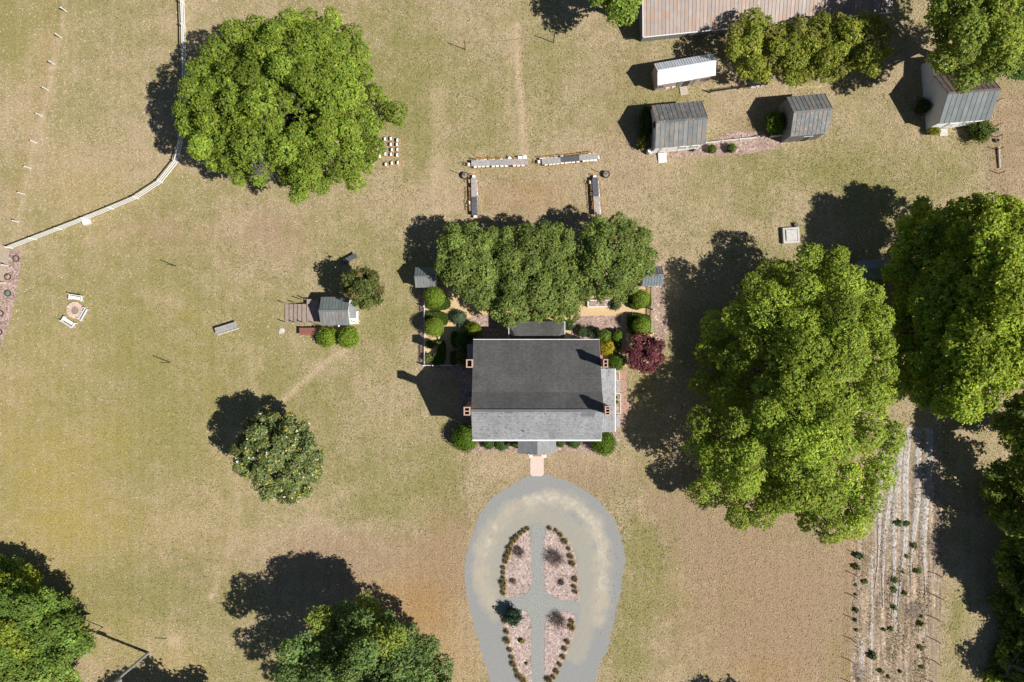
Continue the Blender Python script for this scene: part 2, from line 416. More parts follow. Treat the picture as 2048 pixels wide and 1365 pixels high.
def in_poly(P, poly):
    x, y = P[:, 0], P[:, 1]; r = np.zeros(len(P), bool)
    j = len(poly) - 1
    for i in range(len(poly)):
        xi, yi = poly[i]; xj, yj = poly[j]
        c = ((yi > y) != (yj > y)) & (x < (xj - xi) * (y - yi) / (yj - yi + 1e-12) + xi)
        r ^= c; j = i
    return r

def seg_dist(P, pts, closed=False):
    d = np.full(len(P), 1e9)
    m = len(pts)
    for i in range(m if closed else m - 1):
        a = np.array(pts[i], float); b = np.array(pts[(i + 1) % m], float); ab = b - a
        t = np.clip(((P - a) @ ab) / (ab @ ab + 1e-12), 0, 1)
        d = np.minimum(d, np.hypot(*(P - a - t[:, None] * ab).T))
    return d

def smooth_closed(pts, it=2):
    for _ in range(it):
        q = []
        for i in range(len(pts)):
            a = pts[i]; b = pts[(i + 1) % len(pts)]
            q += [(a[0] * .75 + b[0] * .25, a[1] * .75 + b[1] * .25), (a[0] * .25 + b[0] * .75, a[1] * .25 + b[1] * .75)]
        pts = q
    return pts

def sheet(name, poly_px, z, mat, label, cat, ragged=0.06, smooth=1, step=None, attr_fn=None, dz=0.0):
    """a flat (or very slightly domed) sheet on the ground with an uneven edge"""
    pp = smooth_closed(poly_px, smooth) if smooth else poly_px
    w = [g(*p) for p in pp]
    pts = []
    rs = random.Random(len(name) * 13 + int(poly_px[0][0]))
    for i in range(len(w)):
        a = Vector(w[i]); b = Vector(w[(i + 1) % len(w)]); L = (b - a).length; k = max(1, int(L / 0.35))
        for j in range(k):
            p = a.lerp(b, j / k)
            pts.append(Vector((p.x + rs.uniform(-ragged, ragged), p.y + rs.uniform(-ragged, ragged))))
    verts = list(pts); edges = [(i, (i + 1) % len(pts)) for i in range(len(pts))]
    if step:
        P = np.array([(p.x, p.y) for p in pts]); lo = P.min(0); hi = P.max(0)
        xs = np.arange(lo[0], hi[0], step); ys = np.arange(lo[1], hi[1], step)
        Q = np.stack(np.meshgrid(xs, ys), -1).reshape(-1, 2)
        Q = Q + RNG.uniform(-.2, .2, Q.shape) * step
        Q = Q[in_poly(Q, [tuple(p) for p in P])]
        Q = Q[seg_dist(Q, [tuple(p) for p in P], True) > step * 0.4]
        verts += [Vector((float(a), float(b))) for a, b in Q]
    out = delaunay_2d_cdt(verts, edges, [tuple(range(len(pts)))], 1, 1e-5)
    me = bpy.data.meshes.new(name)
    V = [(p.x, p.y, z) for p in out[0]]
    F = [f if sum((V[f[i]][0] * V[f[(i + 1) % 3]][1] - V[f[(i + 1) % 3]][0] * V[f[i]][1]) for i in range(3)) > 0 else f[::-1] for f in [tuple(f) for f in out[2]]]
    me.from_pydata(V, [], F); me.update()
    if attr_fn:
        C = attr_fn(np.array([(p[0], p[1]) for p in V]))
        at = me.color_attributes.new('dust', 'FLOAT_COLOR', 'POINT')
        cc = np.ones((len(V), 4), np.float32); cc[:, :3] = C; at.data.foreach_set('color', cc.ravel())
    o = link(name, me, mat)
    return tag(o, label, cat, kind='structure')

# ------------------------------------------------------------------ ground
def to_px(P):
    return np.stack([P[:, 0] * S + 1024.0, 682.5 - P[:, 1] * S], -1)

def build_ground():
    fx = np.arange(-71, 71.01, 0.52); fy = np.arange(-48, 48.01, 0.52)
    out = np.array([2., 5, 10, 20, 40, 80, 160, 320, 640, 1300, 2500])
    xs = np.concatenate([-71 - out[::-1], fx, 71 + out]); ys = np.concatenate([-48 - out[::-1], fy, 48 + out])
    nx, ny = len(xs), len(ys)
    X, Y = np.meshgrid(xs, ys); P = np.stack([X.ravel(), Y.ravel()], -1)
    V = np.zeros((nx * ny, 3), np.float32); V[:, :2] = P
    idx = np.arange(nx * ny).reshape(ny, nx)
    F = np.stack([idx[:-1, :-1], idx[:-1, 1:], idx[1:, 1:], idx[1:, :-1]], -1).reshape(-1, 4)
    me = bpy.data.meshes.new('ground')
    me.vertices.add(len(V)); me.vertices.foreach_set('co', V.ravel())
    me.loops.add(F.size); me.loops.foreach_set('vertex_index', F.astype(np.int32).ravel())
    me.polygons.add(len(F)); me.polygons.foreach_set('loop_start', np.arange(0, F.size, 4, dtype=np.int32))
    me.update(calc_edges=True)
    Q = to_px(P)
    # channels: G green, Y yellow, BR brown, B bare pale, O orange dirt and brown fence lines, T weeds
    ch = {k: np.zeros(len(Q)) for k in 'GYRBOT'}
    def blob(c, x, y, rx, ry, a):
        ch[c] += a * {'G': 1.55, 'Y': 1.35, 'R': 1.25}.get(c, 1.15) * np.exp(-(((Q[:, 0] - x) / rx) ** 2 + ((Q[:, 1] - y) / ry) ** 2))
    def stroke(c, pts, w, a):
        near = (Q[:, 0] > min(p[0] for p in pts) - 4 * w) & (Q[:, 0] < max(p[0] for p in pts) + 4 * w) & \
               (Q[:, 1] > min(p[1] for p in pts) - 4 * w) & (Q[:, 1] < max(p[1] for p in pts) + 4 * w)
        d = seg_dist(Q[near], pts); ch[c][near] = np.maximum(ch[c][near], a * np.exp(-(d / w) ** 2))
    ch['G'] += 0.29; ch['T'] += 0.30
    for b in [('G', 250, 640, 190, 160, .22), ('G', 330, 830, 160, 150, .30), ('G', 620, 770, 120, 100, .30), ('G', 720, 980, 140, 110, .30),
              ('G', 880, 960, 70, 90, .30), ('G', 1300, 1130, 60, 130, .42), ('G', 1250, 1330, 40, 60, .4), ('G', 1640, 330, 110, 40, .5), ('G', 1780, 380, 160, 60, .35),
              ('G', 830, 110, 70, 130, .30), ('G', 850, 290, 60, 80, .35), ('G', 1110, 170, 130, 120, .20), ('G', 960, 210, 70, 90, .22), ('G', 640, 480, 90, 60, .28),
              ('G', 230, 150, 110, 160, .12), ('G', 20, 60, 40, 80, .45), ('G', 300, 400, 120, 60, .15), ('G', 760, 620, 60, 120, .25), ('G', 1350, 190, 60, 40, .3),
              ('G', 400, 540, 90, 60, .22), ('G', 1920, 1230, 30, 60, .7), ('G', 250, 1190, 140, 80, .32), ('G', 1700, 560, 200, 60, .4),
              ('G', 1050, 390, 110, 60, -.28), ('G', 560, 470, 90, 60, -.25), ('G', 1550, 1200, 190, 160, -.55), ('G', 1370, 980, 100, 100, -.25), ('G', 700, 1120, 180, 60, -.4),
              ('G', 1250, 330, 90, 60, -.2), ('G', 1450, 170, 200, 120, -.1), ('G', 350, 310, 160, 60, -.15), ('G', 180, 300, 160, 170, -.10), ('G', 2030, 300, 50, 120, -.3), ('G', 830, 1250, 150, 120, -.6),
              ('G', 860, 420, 60, 50, -.15), ('G', 600, 1080, 130, 40, -.3), ('G', 1010, 925, 60, 30, -.5), ('G', 1150, 930, 80, 40, -.45), ('G', 330, 470, 110, 60, -.22),
              ('Y', 120, 1010, 130, 150, .55), ('Y', 300, 700, 240, 160, .20), ('Y', 420, 950, 120, 160, .16), ('Y', 200, 420, 160, 120, .14), ('Y', 60, 100, 80, 120, .14), ('R', 1150, 960, 120, 50, .5), ('R', 900, 1050, 50, 120, .45), ('R', 1420, 1060, 120, 60, .5), ('O', 1480, 1230, 160, 120, .14), ('O', 880, 1100, 60, 90, .18), ('O', 1050, 390, 110, 40, .14), ('Y', 230, 880, 80, 60, .25), ('Y', 40, 880, 90, 120, .30), ('Y', 230, 1060, 200, 50, .22), ('Y', 240, 1280, 80, 60, .30), ('Y', 360, 1330, 60, 60, .35), ('Y', 170, 380, 60, 40, .2),
              ('Y', 80, 700, 100, 80, .16), ('Y', 380, 630, 20, 12, .25),
              ('R', 1550, 1200, 200, 170, .75), ('R', 700, 1120, 170, 60, .55), ('R', 560, 470, 90, 60, .4), ('R', 1690, 1280, 120, 90, .4), ('R', 1050, 400, 90, 50, .45), ('R', 1260, 200, 60, 160, .35),
              ('R', 400, 1140, 80, 50, .3), ('R', 1380, 990, 90, 90, .4), ('R', 1480, 250, 60, 50, .35), ('R', 880, 1150, 60, 80, .5), ('R', 2020, 280, 60, 140, .5), ('R', 330, 470, 100, 60, .4),
              ('O', 840, 1225, 70, 70, .75), ('O', 900, 1320, 60, 60, .35), ('O', 1530, 1345, 70, 35, .35), ('O', 1060, 385, 60, 22, .22), ('O', 760, 1180, 60, 30, .25),
              ('B', 423, 1193, 5, 8, .9), ('B', 352, 1282, 14, 12, .6), ('B', 300, 1290, 8, 20, .35), ('B', 103, 136, 9, 6, .7), ('B', 1050, 395, 50, 14, .22), ('B', 200, 1265, 16, 16, .3),
              ('B', 1560, 278, 34, 8, .6), ('B', 1880, 262, 50, 10, .25), ('T', 1330, 1130, 90, 80, .6)]:
        blob(*b)
    for s_ in [('B', [(1032, 50), (1034, 110), (1040, 170), (1046, 240), (1050, 320)], 7, .75), ('B', [(690, 700), (640, 735), (600, 770), (556, 810)], 6.5, .62),
               ('B', [(128, 0), (127, 40), (112, 110), (95, 190), (80, 250), (66, 300), (52, 370), (38, 440), (25, 485)], 3.5, .5),
               ('O', [(104, -10), (100, 60), (88, 130), (68, 230), (45, 310), (20, 420)], 9, .22), ('B', [(880, 180), (878, 320), (875, 420)], 14, .34), ('B', [(1018, 60), (1020, 160), (1026, 300)], 8, .22), ('B', [(470, 860), (478, 1010), (462, 1100), (440, 1160)], 9, .25), ('B', [(500, 690), (508, 760), (515, 810)], 8, .3), ('B', [(520, 690), (524, 740)], 5, .3), ('B', [(560, 1000), (640, 1010), (690, 985)], 12, .25), ('B', [(960, 470), (930, 440), (890, 380)], 12, .2),
               ('B', [(1705, 1085), (1700, 1370)], 3, .35), ('B', [(1880, 1080), (1876, 1400)], 4, .4), ('O', [(1992, 200), (1996, 340), (2003, 400)], 3, .3), ('O', [(1705, 1075), (1698, 1370)], 4, .5),  # pale and orange-brown lines drawn along the wire fences
               ('B', [(945, 340), (945, 440)], 10, .12), ('B', [(1925, 860), (1930, 1365)], 4, .25), ('B', [(1945, 860), (1950, 1365)], 4, .25), ('B', [(1825, 120), (1815, 180)], 3, .4),
               ('B', [(455, 1110), (440, 1160), (420, 1195)], 5, .3), ('B', [(1250, 870), (1258, 915), (1245, 935)], 10, .2)]:
        stroke(*s_)
    for nm, keys in (('grow', 'GYR'), ('soil', 'BOT')):
        at = me.color_attributes.new(nm, 'FLOAT_COLOR', 'POINT')
        c = np.ones((len(Q), 4), np.float32)
        for i, k in enumerate(keys): c[:, i] = ch[k]
        at.data.foreach_set('color', c.ravel())
    o = link('ground', me, M['lawn'])
    tag(o, 'dry tan lawn with green patches spreading across the whole property', 'lawn', kind='structure')
    return xs, ys, {k: v.reshape(ny, nx) for k, v in ch.items()}
GX, GY, GCH = build_ground()

# driveway loop
def zz(pts, sc, ox, oy): return [(x / sc + ox, y / sc + oy) for x, y in pts]
drive_out = zz([(530, 150), (430, 195), (330, 265), (260, 330), (215, 420), (180, 530), (150, 620), (140, 720), (150, 830), (175, 930), (200, 1040), (235, 1150), (270, 1280), (290, 1365),
                (340, 1520), (410, 1700), (440, 1900), (440, 2600), (640, 2600), (640, 1900), (720, 1700), (840, 1520), (905, 1365), (940, 1270), (985, 1160), (1010, 1060), (1040, 930), (1065, 800), (1088, 640), (1080, 560), (1060, 500),
                (1030, 420), (980, 350), (930, 300), (870, 250), (800, 200), (700, 165), (630, 140)], 2.936, 880, 900)
def drive_attr(P):
    Q = to_px(P)
    ring = zz([(300, 900), (255, 800), (240, 700), (262, 560), (330, 430), (440, 345), (560, 300), (700, 290), (820, 345), (905, 440), (945, 560), (955, 700), (950, 860), (930, 1000)], 2.936, 880, 900)
    d = seg_dist(Q, ring)
    r = np.exp(-(d / 27) ** 2) * 0.72
    inner = zz([(330, 950), (320, 700), (360, 520), (460, 420), (590, 390), (740, 430), (850, 580), (870, 760), (870, 1000), (800, 1200)], 2.936, 880, 900)
    b = np.exp(-(seg_dist(Q, inner) / 22) ** 2)
    pale = zz([(520, 285), (700, 280), (830, 345), (910, 450), (950, 580), (960, 700), (955, 800)], 2.936, 880, 900)
    p = .62 * np.exp(-(seg_dist(Q, pale) / 17) ** 2)
    pl = zz([(265, 620), (280, 540), (330, 440)], 2.936, 880, 900)
    p = np.maximum(p, .7 * np.exp(-(seg_dist(Q, pl) / 9) ** 2))
    return np.stack([r, b, p], -1)
sheet('driveway', drive_out, 0.012, M['drive'], 'grey gravel driveway loop with dusty tan wheel tracks before the house', 'driveway', 0.17, 2, 0.8, drive_attr)
isl = 3.955; io = (980, 1020)
sheet('island_path', zz([(325, 125), (345, 105), (410, 105), (432, 125), (432, 600), (440, 655), (500, 700), (640, 718), (715, 735), (712, 815), (670, 828), (600, 800), (500, 815), (440, 850), (430, 920), (432, 1700), (330, 1700), (330, 920), (318, 850), (290, 800), (240, 785),
      (80, 770), (80, 690), (240, 690), (295, 660), (325, 610)], isl, *io), 0.026, M['island_gravel'], 'cross shaped grey gravel path dividing the island beds', 'path', 0.03, 0)
beds = [('upper left', [(322, 140), (250, 160), (190, 210), (150, 265), (115, 350), (95, 430), (85, 560), (85, 690), (240, 686), (290, 660), (320, 610), (330, 560)]),
        ('upper right', [(430, 118), (500, 135), (580, 195), (640, 265), (680, 360), (692, 480), (700, 600), (716, 726), (640, 718), (520, 702), (450, 660), (430, 600)]),
        ('lower left', [(90, 840), (200, 800), (250, 786), (300, 820), (325, 880), (330, 1000), (330, 1500), (310, 1450), (240, 1345), (200, 1265), (168, 1180), (138, 1050), (112, 960)]),
        ('lower right', [(432, 1500), (432, 900), (450, 850), (500, 815), (600, 803), (680, 825), (668, 950), (642, 1050), (592, 1170), (532, 1290), (492, 1345), (455, 1430)])]
for nm, poly in beds:
    sheet('mulch_bed', zz(poly, isl, *io), 0.040, M['bed_mulch'], 'pinkish mulch bed in the %s quarter of the driveway island' % nm, 'mulch bed', 0.05, 1)
sheet('walkway', [(1061, 909), (1087, 909), (1088, 948), (1084, 953), (1065, 953), (1060, 948)], 0.034, M['walk'], 'short pinkish brick walkway from porch to driveway', 'walkway', 0.02, 0)
sheet('front_mulch', [(905, 880), (905, 850), (925, 840), (950, 860), (1200, 860), (1240, 855), (1242, 880), (1225, 905), (1195, 910), (1160, 902), (1115, 905), (1060, 910), (1025, 904), (990, 900), (960, 908), (925, 906)], 0.012, M['mulch'], 'mulch strip under the shrubs along the house front', 'mulch bed', 0.08, 1)
sheet('side_mulch', [(858, 732), (905, 732), (950, 730), (950, 850), (925, 840), (917, 800), (920, 770), (908, 748), (885, 740)], 0.012, M['mulch'], 'shaded mulch bed beside the left chimneys', 'mulch bed', 0.06, 1)
sheet('fence_mulch', [(836, 590), (850, 590), (850, 733), (835, 733), (838, 660)], 0.012, M['mulch'], 'narrow mulch strip outside the left garden fence', 'mulch bed', 0.06, 0)
sheet('garden_gravel', [(850, 575), (1306, 575), (1306, 735), (1200, 735), (1200, 690), (950, 690), (950, 732), (850, 732)], 0.014, M['tan_gravel'], 'tan gravel floor of the walled kitchen garden', 'gravel', 0.03, 0)
sheet('garden_mulch', [(1146, 633), (1241, 632), (1241, 663), (1200, 690), (1140, 690)], 0.028, M['mulch'], 'brown mulch bed right of the rear wing', 'mulch bed', 0.05, 0)
sheet('garden_mulch', [(938, 632), (986, 628), (1018, 640), (1018, 690), (940, 690), (930, 655)], 0.028, M['mulch'], 'brown mulch bed left of the rear wing', 'mulch bed', 0.05, 1)
sheet('brick_path', [(1240, 735), (1252, 735), (1254, 790), (1262, 800), (1262, 815), (1254, 830), (1252, 858), (1240, 858)], 0.014, M['brick_path'], 'worn red brick path along the right side porch', 'brick path', 0.05, 0)
sheet('side_yard_mulch', [(1308, 520), (1330, 522), (1335, 560), (1330, 600), (1340, 650), (1325, 700), (1308, 680)], 0.012, M['mulch'], 'shaded mulch ground right of the garden fence', 'mulch bed', 0.08, 1)
sheet('shed_mulch', [(1303, 300), (1410, 292), (1430, 276), (1470, 262), (1512, 260), (1535, 268), (1568, 280), (1572, 284), (1545, 300), (1500, 308), (1450, 313), (1400, 312), (1350, 316), (1303, 318)], 0.012, M['mulch'], 'pinkish mulch bed joining the two grey roofed sheds', 'mulch bed', 0.10, 1)
sheet('entry_mulch', [(20, 500), (45, 496), (43, 530), (38, 560), (30, 595), (22, 640), (10, 670), (0, 697), (-60, 800), (-60, 560)], 0.012, M['mulch'], 'mulched planting strip at the left edge with round tree rings', 'mulch bed', 0.08, 1)
sheet('entry_gravel', [(-60, 470), (5, 490), (20, 498), (14, 540), (2, 575), (-60, 640)], 0.024, M['lane_gravel'], 'pale gravel lane at the far left edge', 'gravel', 0.08, 1)
sheet('field', [(1772, 855), (1880, 850), (1886, 980), (1884, 1100), (1880, 1280), (1878, 1480), (1695, 1480), (1702, 1300), (1706, 1180), (1712, 1080), (1740, 1000)], 0.012, M['field_soil'], 'dry vegetable field with faded planting rows on the right', 'field', 0.12, 0)
# row covers: slightly raised strips
for i, (x0, x1, w, y1) in enumerate([(1785, 1763, 6.5, 1215), (1801, 1780, 7, 1240), (1818, 1798, 8, 1215), (1838, 1823, 7.5, 1170), (1856, 1847, 8.5, 1190), (1772, 1748, 5, 1180)]):
    a, b = g(x0, 855), g(x1, y1); pts = []
    n_ = 150; hw = w / S
    mb = MB(); ring = []
    rs = random.Random(i)
    for k in range(n_ + 1):
        t = k / n_; cx = a[0] + (b[0] - a[0]) * t + .22 * math.sin(t * 7 + i * 1.7) + rs.uniform(-.02, .02); cy = a[1] + (b[1] - a[1]) * t
        taper = (.35 if rs.random() < .07 else 1.0) * (1.0 if t < .55 else max(0.18, 1 - (t - .55) * 1.9))
        l_ = hw * taper * rs.uniform(.86, 1.04); r_ = hw * taper * rs.uniform(.86, 1.04)
        ring.append([(cx - l_, cy, 0.024), (cx - l_ * .5, cy, .09), (cx + r_ * .5, cy, .09), (cx + r_, cy, 0.024)])
    vs = [p for r in ring for p in r]; fs = []
    for k in range(n_):
        for j in range(3): fs.append((k * 4 + j, k * 4 + j + 1, (k + 1) * 4 + j + 1, (k + 1) * 4 + j)[::-1])
    mb.add(vs, fs); o = mb.build('row_cover', M['plastic'])
    order = ['second', 'third', 'fourth', 'fifth', 'rightmost', 'leftmost'][i]
    tag(o, 'torn white plastic row cover, %s strip of the field' % order, 'row cover', 'white row covers in the field')
for i, (x, y0, y1, w) in enumerate([(1793, 1160, 1275, 4.5), (1745, 1090, 1365, 2.5), (1725, 1280, 1365, 4), (1848, 1255, 1280, 2), (1785, 1280, 1350, 2)]):
    sheet('cover_remnant', [(x - w, y0), (x + w, y0 + 6), (x + w * .6 - 3, y1), (x - w * .9 - 3, y1 - 4)], 0.026, M['plastic'], 'faded strip of old row cover lying in the lower field, %s' % ['beside the middle weeds', 'along the second row from the fence', 'at the lower left corner', 'near the right fence posts', 'below the middle weeds'][i], 'row cover', 0.12, 0)

# ------------------------------------------------------------------ foliage
def leaf_quads(C, Nrm, size, rng, aspect=0.62, spread=0.8):
    """leaf-sized faces centred at C, facing roughly along Nrm"""
    n = len(C)
    nr = Nrm + rng.normal(0, spread * 0.5, (n, 3)); nr /= np.linalg.norm(nr, axis=1)[:, None] + 1e-9
    t = rng.normal(0, 1, (n, 3)); u = np.cross(nr, t); u /= np.linalg.norm(u, axis=1)[:, None] + 1e-9
    v = np.cross(nr, u)
    s = size * rng.uniform(.65, 1.3, n)[:, None]
    return np.stack([C - u * s, C + v * s * aspect, C + u * s, C - v * s * aspect], 1)

def tint(n, base, rng, var=0.22, hue=0.10, lobe=None):
    k = np.exp(rng.normal(0, var, n))[:, None]
    c = np.array(base)[None, :] * k
    h = rng.normal(0, hue, n)
    c = c * np.stack([1 + h, np.ones(n), 1 - h], -1)
    if lobe is not None: c = c * lobe
    return np.clip(c, 0.004, 0.75).astype(np.float32)

def make_tree(name, label, outline_px, z_edge, z_top, color, lobe_r=2.2, tufts=26, leaf=0.20, per=6, seed=1, group=None, bare=0.0, flowers=0, color2=None, c2_share=0.0,
              cat='tree', trunk_r=0.45, dome=0.55, mat='leaf', tight=1.0, holes=(), flat=0.8, spread=0.8, limb_show=0, lim_left=None, lim_top=None, c2_lobes=1, jit=1.0):
    rng = np.random.default_rng(seed)
    color = np.array(color) * (1.62, 1.68, 1.35)
    if color2 is not None: color2 = np.array(color2) * (1.5, 1.55, 1.2)
    zv = np.array([(p[2] if len(p) > 2 else z_edge) for p in outline_px], float)
    poly = [g(p[0], p[1], z) for p, z in zip(outline_px, zv)]
    A = np.array(poly); lo, hi = A.min(0), A.max(0)
    area = 0.5 * abs(np.dot(A[:, 0], np.roll(A[:, 1], -1)) - np.dot(A[:, 1], np.roll(A[:, 0], -1)))
    cx, cy = A.mean(0)
    # lobe centres: poisson-like sampling
    cand = rng.uniform(lo, hi, (6000, 2))
    rim = []
    for i in range(len(A)):
        a_, b_ = A[i], A[(i + 1) % len(A)]; L_e = np.hypot(*(b_ - a_)); nn_ = np.array([-(b_ - a_)[1], (b_ - a_)[0]]) / (L_e + 1e-6)
        for k in range(max(1, int(L_e / .5))):
            p_ = a_ + (b_ - a_) * (k + .5) / max(1, int(L_e / .5)); ins = lobe_r * rng.uniform(.45, .8)
            rim += [p_ + nn_ * ins, p_ - nn_ * ins]
    rim = np.array(rim); rng.shuffle(rim); cand = np.concatenate([rim, cand])
    cand = cand[in_poly(cand, poly)]
    ed = seg_dist(cand, poly, True)
    keep = ed > lobe_r * 0.38; cand, ed = cand[keep], ed[keep]
    hw = [(g(x, y, z_edge), r / S) for x, y, r in holes]
    pts = []; pe = []
    for p, e in zip(cand, ed):
        if any((p[0] - h[0][0]) ** 2 + (p[1] - h[0][1]) ** 2 < (h[1] + lobe_r * .55) ** 2 for h in hw): continue
        if all((p[0] - q[0]) ** 2 + (p[1] - q[1]) ** 2 > (lobe_r * 1.08) ** 2 for q in pts): pts.append(p); pe.append(e)
    pts = np.array(pts); pe = np.array(pe); dm = max(pe.max(), 1e-3)
    nl = len(pts)
    t = np.clip(pe / dm, 0, 1)
    R = lobe_r * (rng.uniform(.58, 1.02, nl) if jit > .5 else rng.uniform(.72, 1.28, nl)) * np.where(t < .25, .9, 1.0)
    R = np.minimum(R, np.maximum(pe * 1.12, lobe_r * .42))
    wgt = 1.0 / (((pts[:, None, :] - A[None]) ** 2).sum(-1) + .5) ** 1.5
    ze = (wgt * zv).sum(1) / wgt.sum(1)
    zc = ze + (z_top - ze) * (1 - (1 - t) ** 2) ** dome - R * flat * .6 + jit * (rng.normal(0, 0.10, nl) * (z_top - ze) + rng.uniform(-.75, .6, nl) * R)
    # the real crown is known to be low enough that its shade ends where the photograph shows it
    for _ in range(3):
        kk = (H - zc) / (H - ze); sx = pts[:, 0] * kk * S + 1024; sy = 682.5 - pts[:, 1] * kk * S; zt_ = zc + R * flat * .8
        shx = sx - zt_ * 13.2 - R * S * .45; shy = sy - zt_ * 5.2 - R * S * .3
        if lim_left: zc = zc - np.clip((np.interp(shy, [q[0] for q in lim_left], [q[1] for q in lim_left]) - shx) / 14.5, 0, 20)
        if lim_top: zc = zc - np.clip((np.interp(shx, [q[0] for q in lim_top], [q[1] for q in lim_top]) - shy) / 9.0, 0, 20)
        zc = np.maximum(zc, np.minimum(R * flat * .75, 1.6))
    ctr = np.column_stack([pts, zc])
    k = (H - ctr[:, 2]) / (H - ze); ctr[:, 0] *= k; ctr[:, 1] *= k
    rad = np.stack([R * rng.uniform(.9, 1.15, nl), R * rng.uniform(.9, 1.15, nl), R * flat * rng.uniform(.85, 1.2, nl)], -1)
    # tufts over each lobe
    cnt = np.maximum(6, (tufts * R ** 2 * 4.6)).astype(int)
    li = np.repeat(np.arange(nl), cnt); n = len(li)
    d = rng.normal(0, 1, (n, 3)); d[:, 2] = np.where(rng.random(n) < .72, np.abs(d[:, 2]), d[:, 2]); d /= np.linalg.norm(d, axis=1)[:, None]
    sc = 1 + rng.normal(0, .09, n) - (rng.random(n) < .22) * rng.uniform(0, .5, n)
    # each lobe breaks into smaller clumps with dark gaps between them
    fq = rng.normal(0, 1, (6, 3)); fq *= (rng.uniform(2.2, 4.2, 6) / np.linalg.norm(fq, axis=1))[:, None]; ph = rng.uniform(0, 6.28, 6)
    base_p = ctr[li] + d * rad[li]
    clump = np.sin(base_p @ fq.T + ph).sum(1) / 2.4
    sc = sc + clump * .11
    keepc = rng.random(n) < np.clip(.80 + clump * .35, .25, 1)
    T = ctr[li] + d * rad[li] * sc[:, None]
    # drop tufts buried deep inside other lobes
    ok = np.ones(n, bool)
    for j in range(nl):
        q = (T - ctr[j]) / rad[j]; near = (np.einsum('ij,ij->i', q, q) < .52) & (li != j)
        ok &= ~near
    ok &= keepc & (T[:, 2] > 0.35)
    for (hx, hy), hr in hw:
        ok &= (T[:, 0] - hx) ** 2 + (T[:, 1] - hy) ** 2 > (hr * rng.uniform(.5, 1.1, n)) ** 2
    T, d, li = T[ok], d[ok], li[ok]; n = len(T)
    lobe_k = np.exp(rng.normal(0, .13, nl))
    tuft_c = tint(n, color, rng, .16, .06, lobe_k[li][:, None])
    if color2 is not None:
        pick = rng.random(nl) < c2_share
        sel = (pick[li] & (c2_lobes > 0)) | (rng.random(n) < c2_share * (.3 if c2_lobes else 1.0))
        tuft_c[sel] = tint(sel.sum(), color2, rng, .2, .06)
    # inner leaves below the clumps, so that gaps open onto shaded foliage
    m_ = int(area * 12); U = rng.uniform(lo, hi, (m_ * 2, 2)); U = U[in_poly(U, [(cx + (q[0] - cx) * .9, cy + (q[1] - cy) * .9) for q in poly])][:m_]
    j_ = ((U[:, None, :] - pts[None]) ** 2).sum(-1).argmin(1)
    U3 = np.column_stack([U, np.maximum(.5, zc[j_] - R[j_] * flat * rng.uniform(.3, 1.6, len(U)))])
    for (hx, hy), hr in hw: U3 = U3[(U3[:, 0] - hx) ** 2 + (U3[:, 1] - hy) ** 2 > hr ** 2]
    kk = ((H - U3[:, 2]) / (H - z_edge))[:, None]; U3[:, :2] *= kk
    T = np.concatenate([T, U3]); d = np.concatenate([d, np.tile([0, 0, 1.0], (len(U3), 1))]); tuft_c = np.concatenate([tuft_c, tint(len(U3), color, rng, .2, .06)]); n = len(T)
    # leaves in each tuft
    tr = leaf * 1.35
    C = np.repeat(T, per, 0) + rng.normal(0, tr * .62, (n * per, 3)) * np.array([1, 1, .7])
    Nn = np.repeat(d * .75 + np.array([0, 0, .45]), per, 0)
    V = leaf_quads(C, Nn, leaf, rng, spread=spread)
    hv = rng.normal(0, .07, n * per)
    col = np.repeat(tuft_c, per, 0) * np.exp(rng.normal(0, .20, n * per))[:, None] * np.stack([1 + hv, np.ones(n * per), 1 - hv], -1)
    if flowers:
        fi = rng.choice(n, flowers, replace=False); fc = T[fi] + d[fi] * .22 + np.array([0, 0, .18])
        rep = 4; FC = np.repeat(fc, rep, 0) + rng.normal(0, .05, (flowers * rep, 3))
        V = np.concatenate([V, leaf_quads(FC, np.tile([0, 0, 1.0], (flowers * rep, 1)), .085, rng, .9, .6)])
        col = np.concatenate([col, np.tile([.80, .78, .70], (flowers * rep, 1))])
    root = thing(name, label, cat, (float(cx), float(cy), 0), 0, group)
    V = V - np.array([cx, cy, 0])
    cr = link('crown', quads_mesh('crown', V, np.clip(col, .004, .85).astype(np.float32)), M[mat], root)
    # trunk and limbs
    mb = MB(); fork = max(1.0, z_edge * .55)
    mb.lathe(0, 0, [(trunk_r * 1.5, -0.05), (trunk_r * 1.05, .5), (trunk_r, fork * .6), (trunk_r * .8, fork)], 9)
    mb.build('trunk', M['bark'], root)
    lb = MB()
    for j in range(nl):
        e = Vector(ctr[j] - np.array([cx, cy, 0])); e.z += rad[j][2] * .1
        f = Vector((0, 0, fork * .92)); mid = f.lerp(e, .5) + Vector(rng.normal(0, .3, 3)); mid.z += .25 * (e - f).length * .4
        lb.tube(f, mid, trunk_r * .45, trunk_r * .25, 5, False); lb.tube(mid, e, trunk_r * .25, trunk_r * .07, 5, False)
    for _ in range(limb_show):   # bare grey twigs that stand clear of the leaves
        hx, hy, hr = holes[rng.integers(len(holes))]
        a0 = g(hx, hy, z_edge); ang = rng.uniform(0, 6.28); rr = hr / S * rng.uniform(.6, 2.2)
        z0 = z_top - rng.uniform(2.2, 4.0)
        p0 = Vector((a0[0] - cx + rng.normal(0, .5), a0[1] - cy + rng.normal(0, .5), z0)); p1 = p0 + Vector((math.cos(ang) * rr, math.sin(ang) * rr, rng.uniform(.8, 2.6)))
        lb.tube(p0, p1, .07, .025, 4, False)
        for _k in range(5):
            q = p0.lerp(p1, rng.uniform(.3, 1)); lb.tube(q, q + Vector(rng.normal(0, .5, 3)), .03, .012, 3, False)
    lb.build('branches', M['bark'], root)
    return root

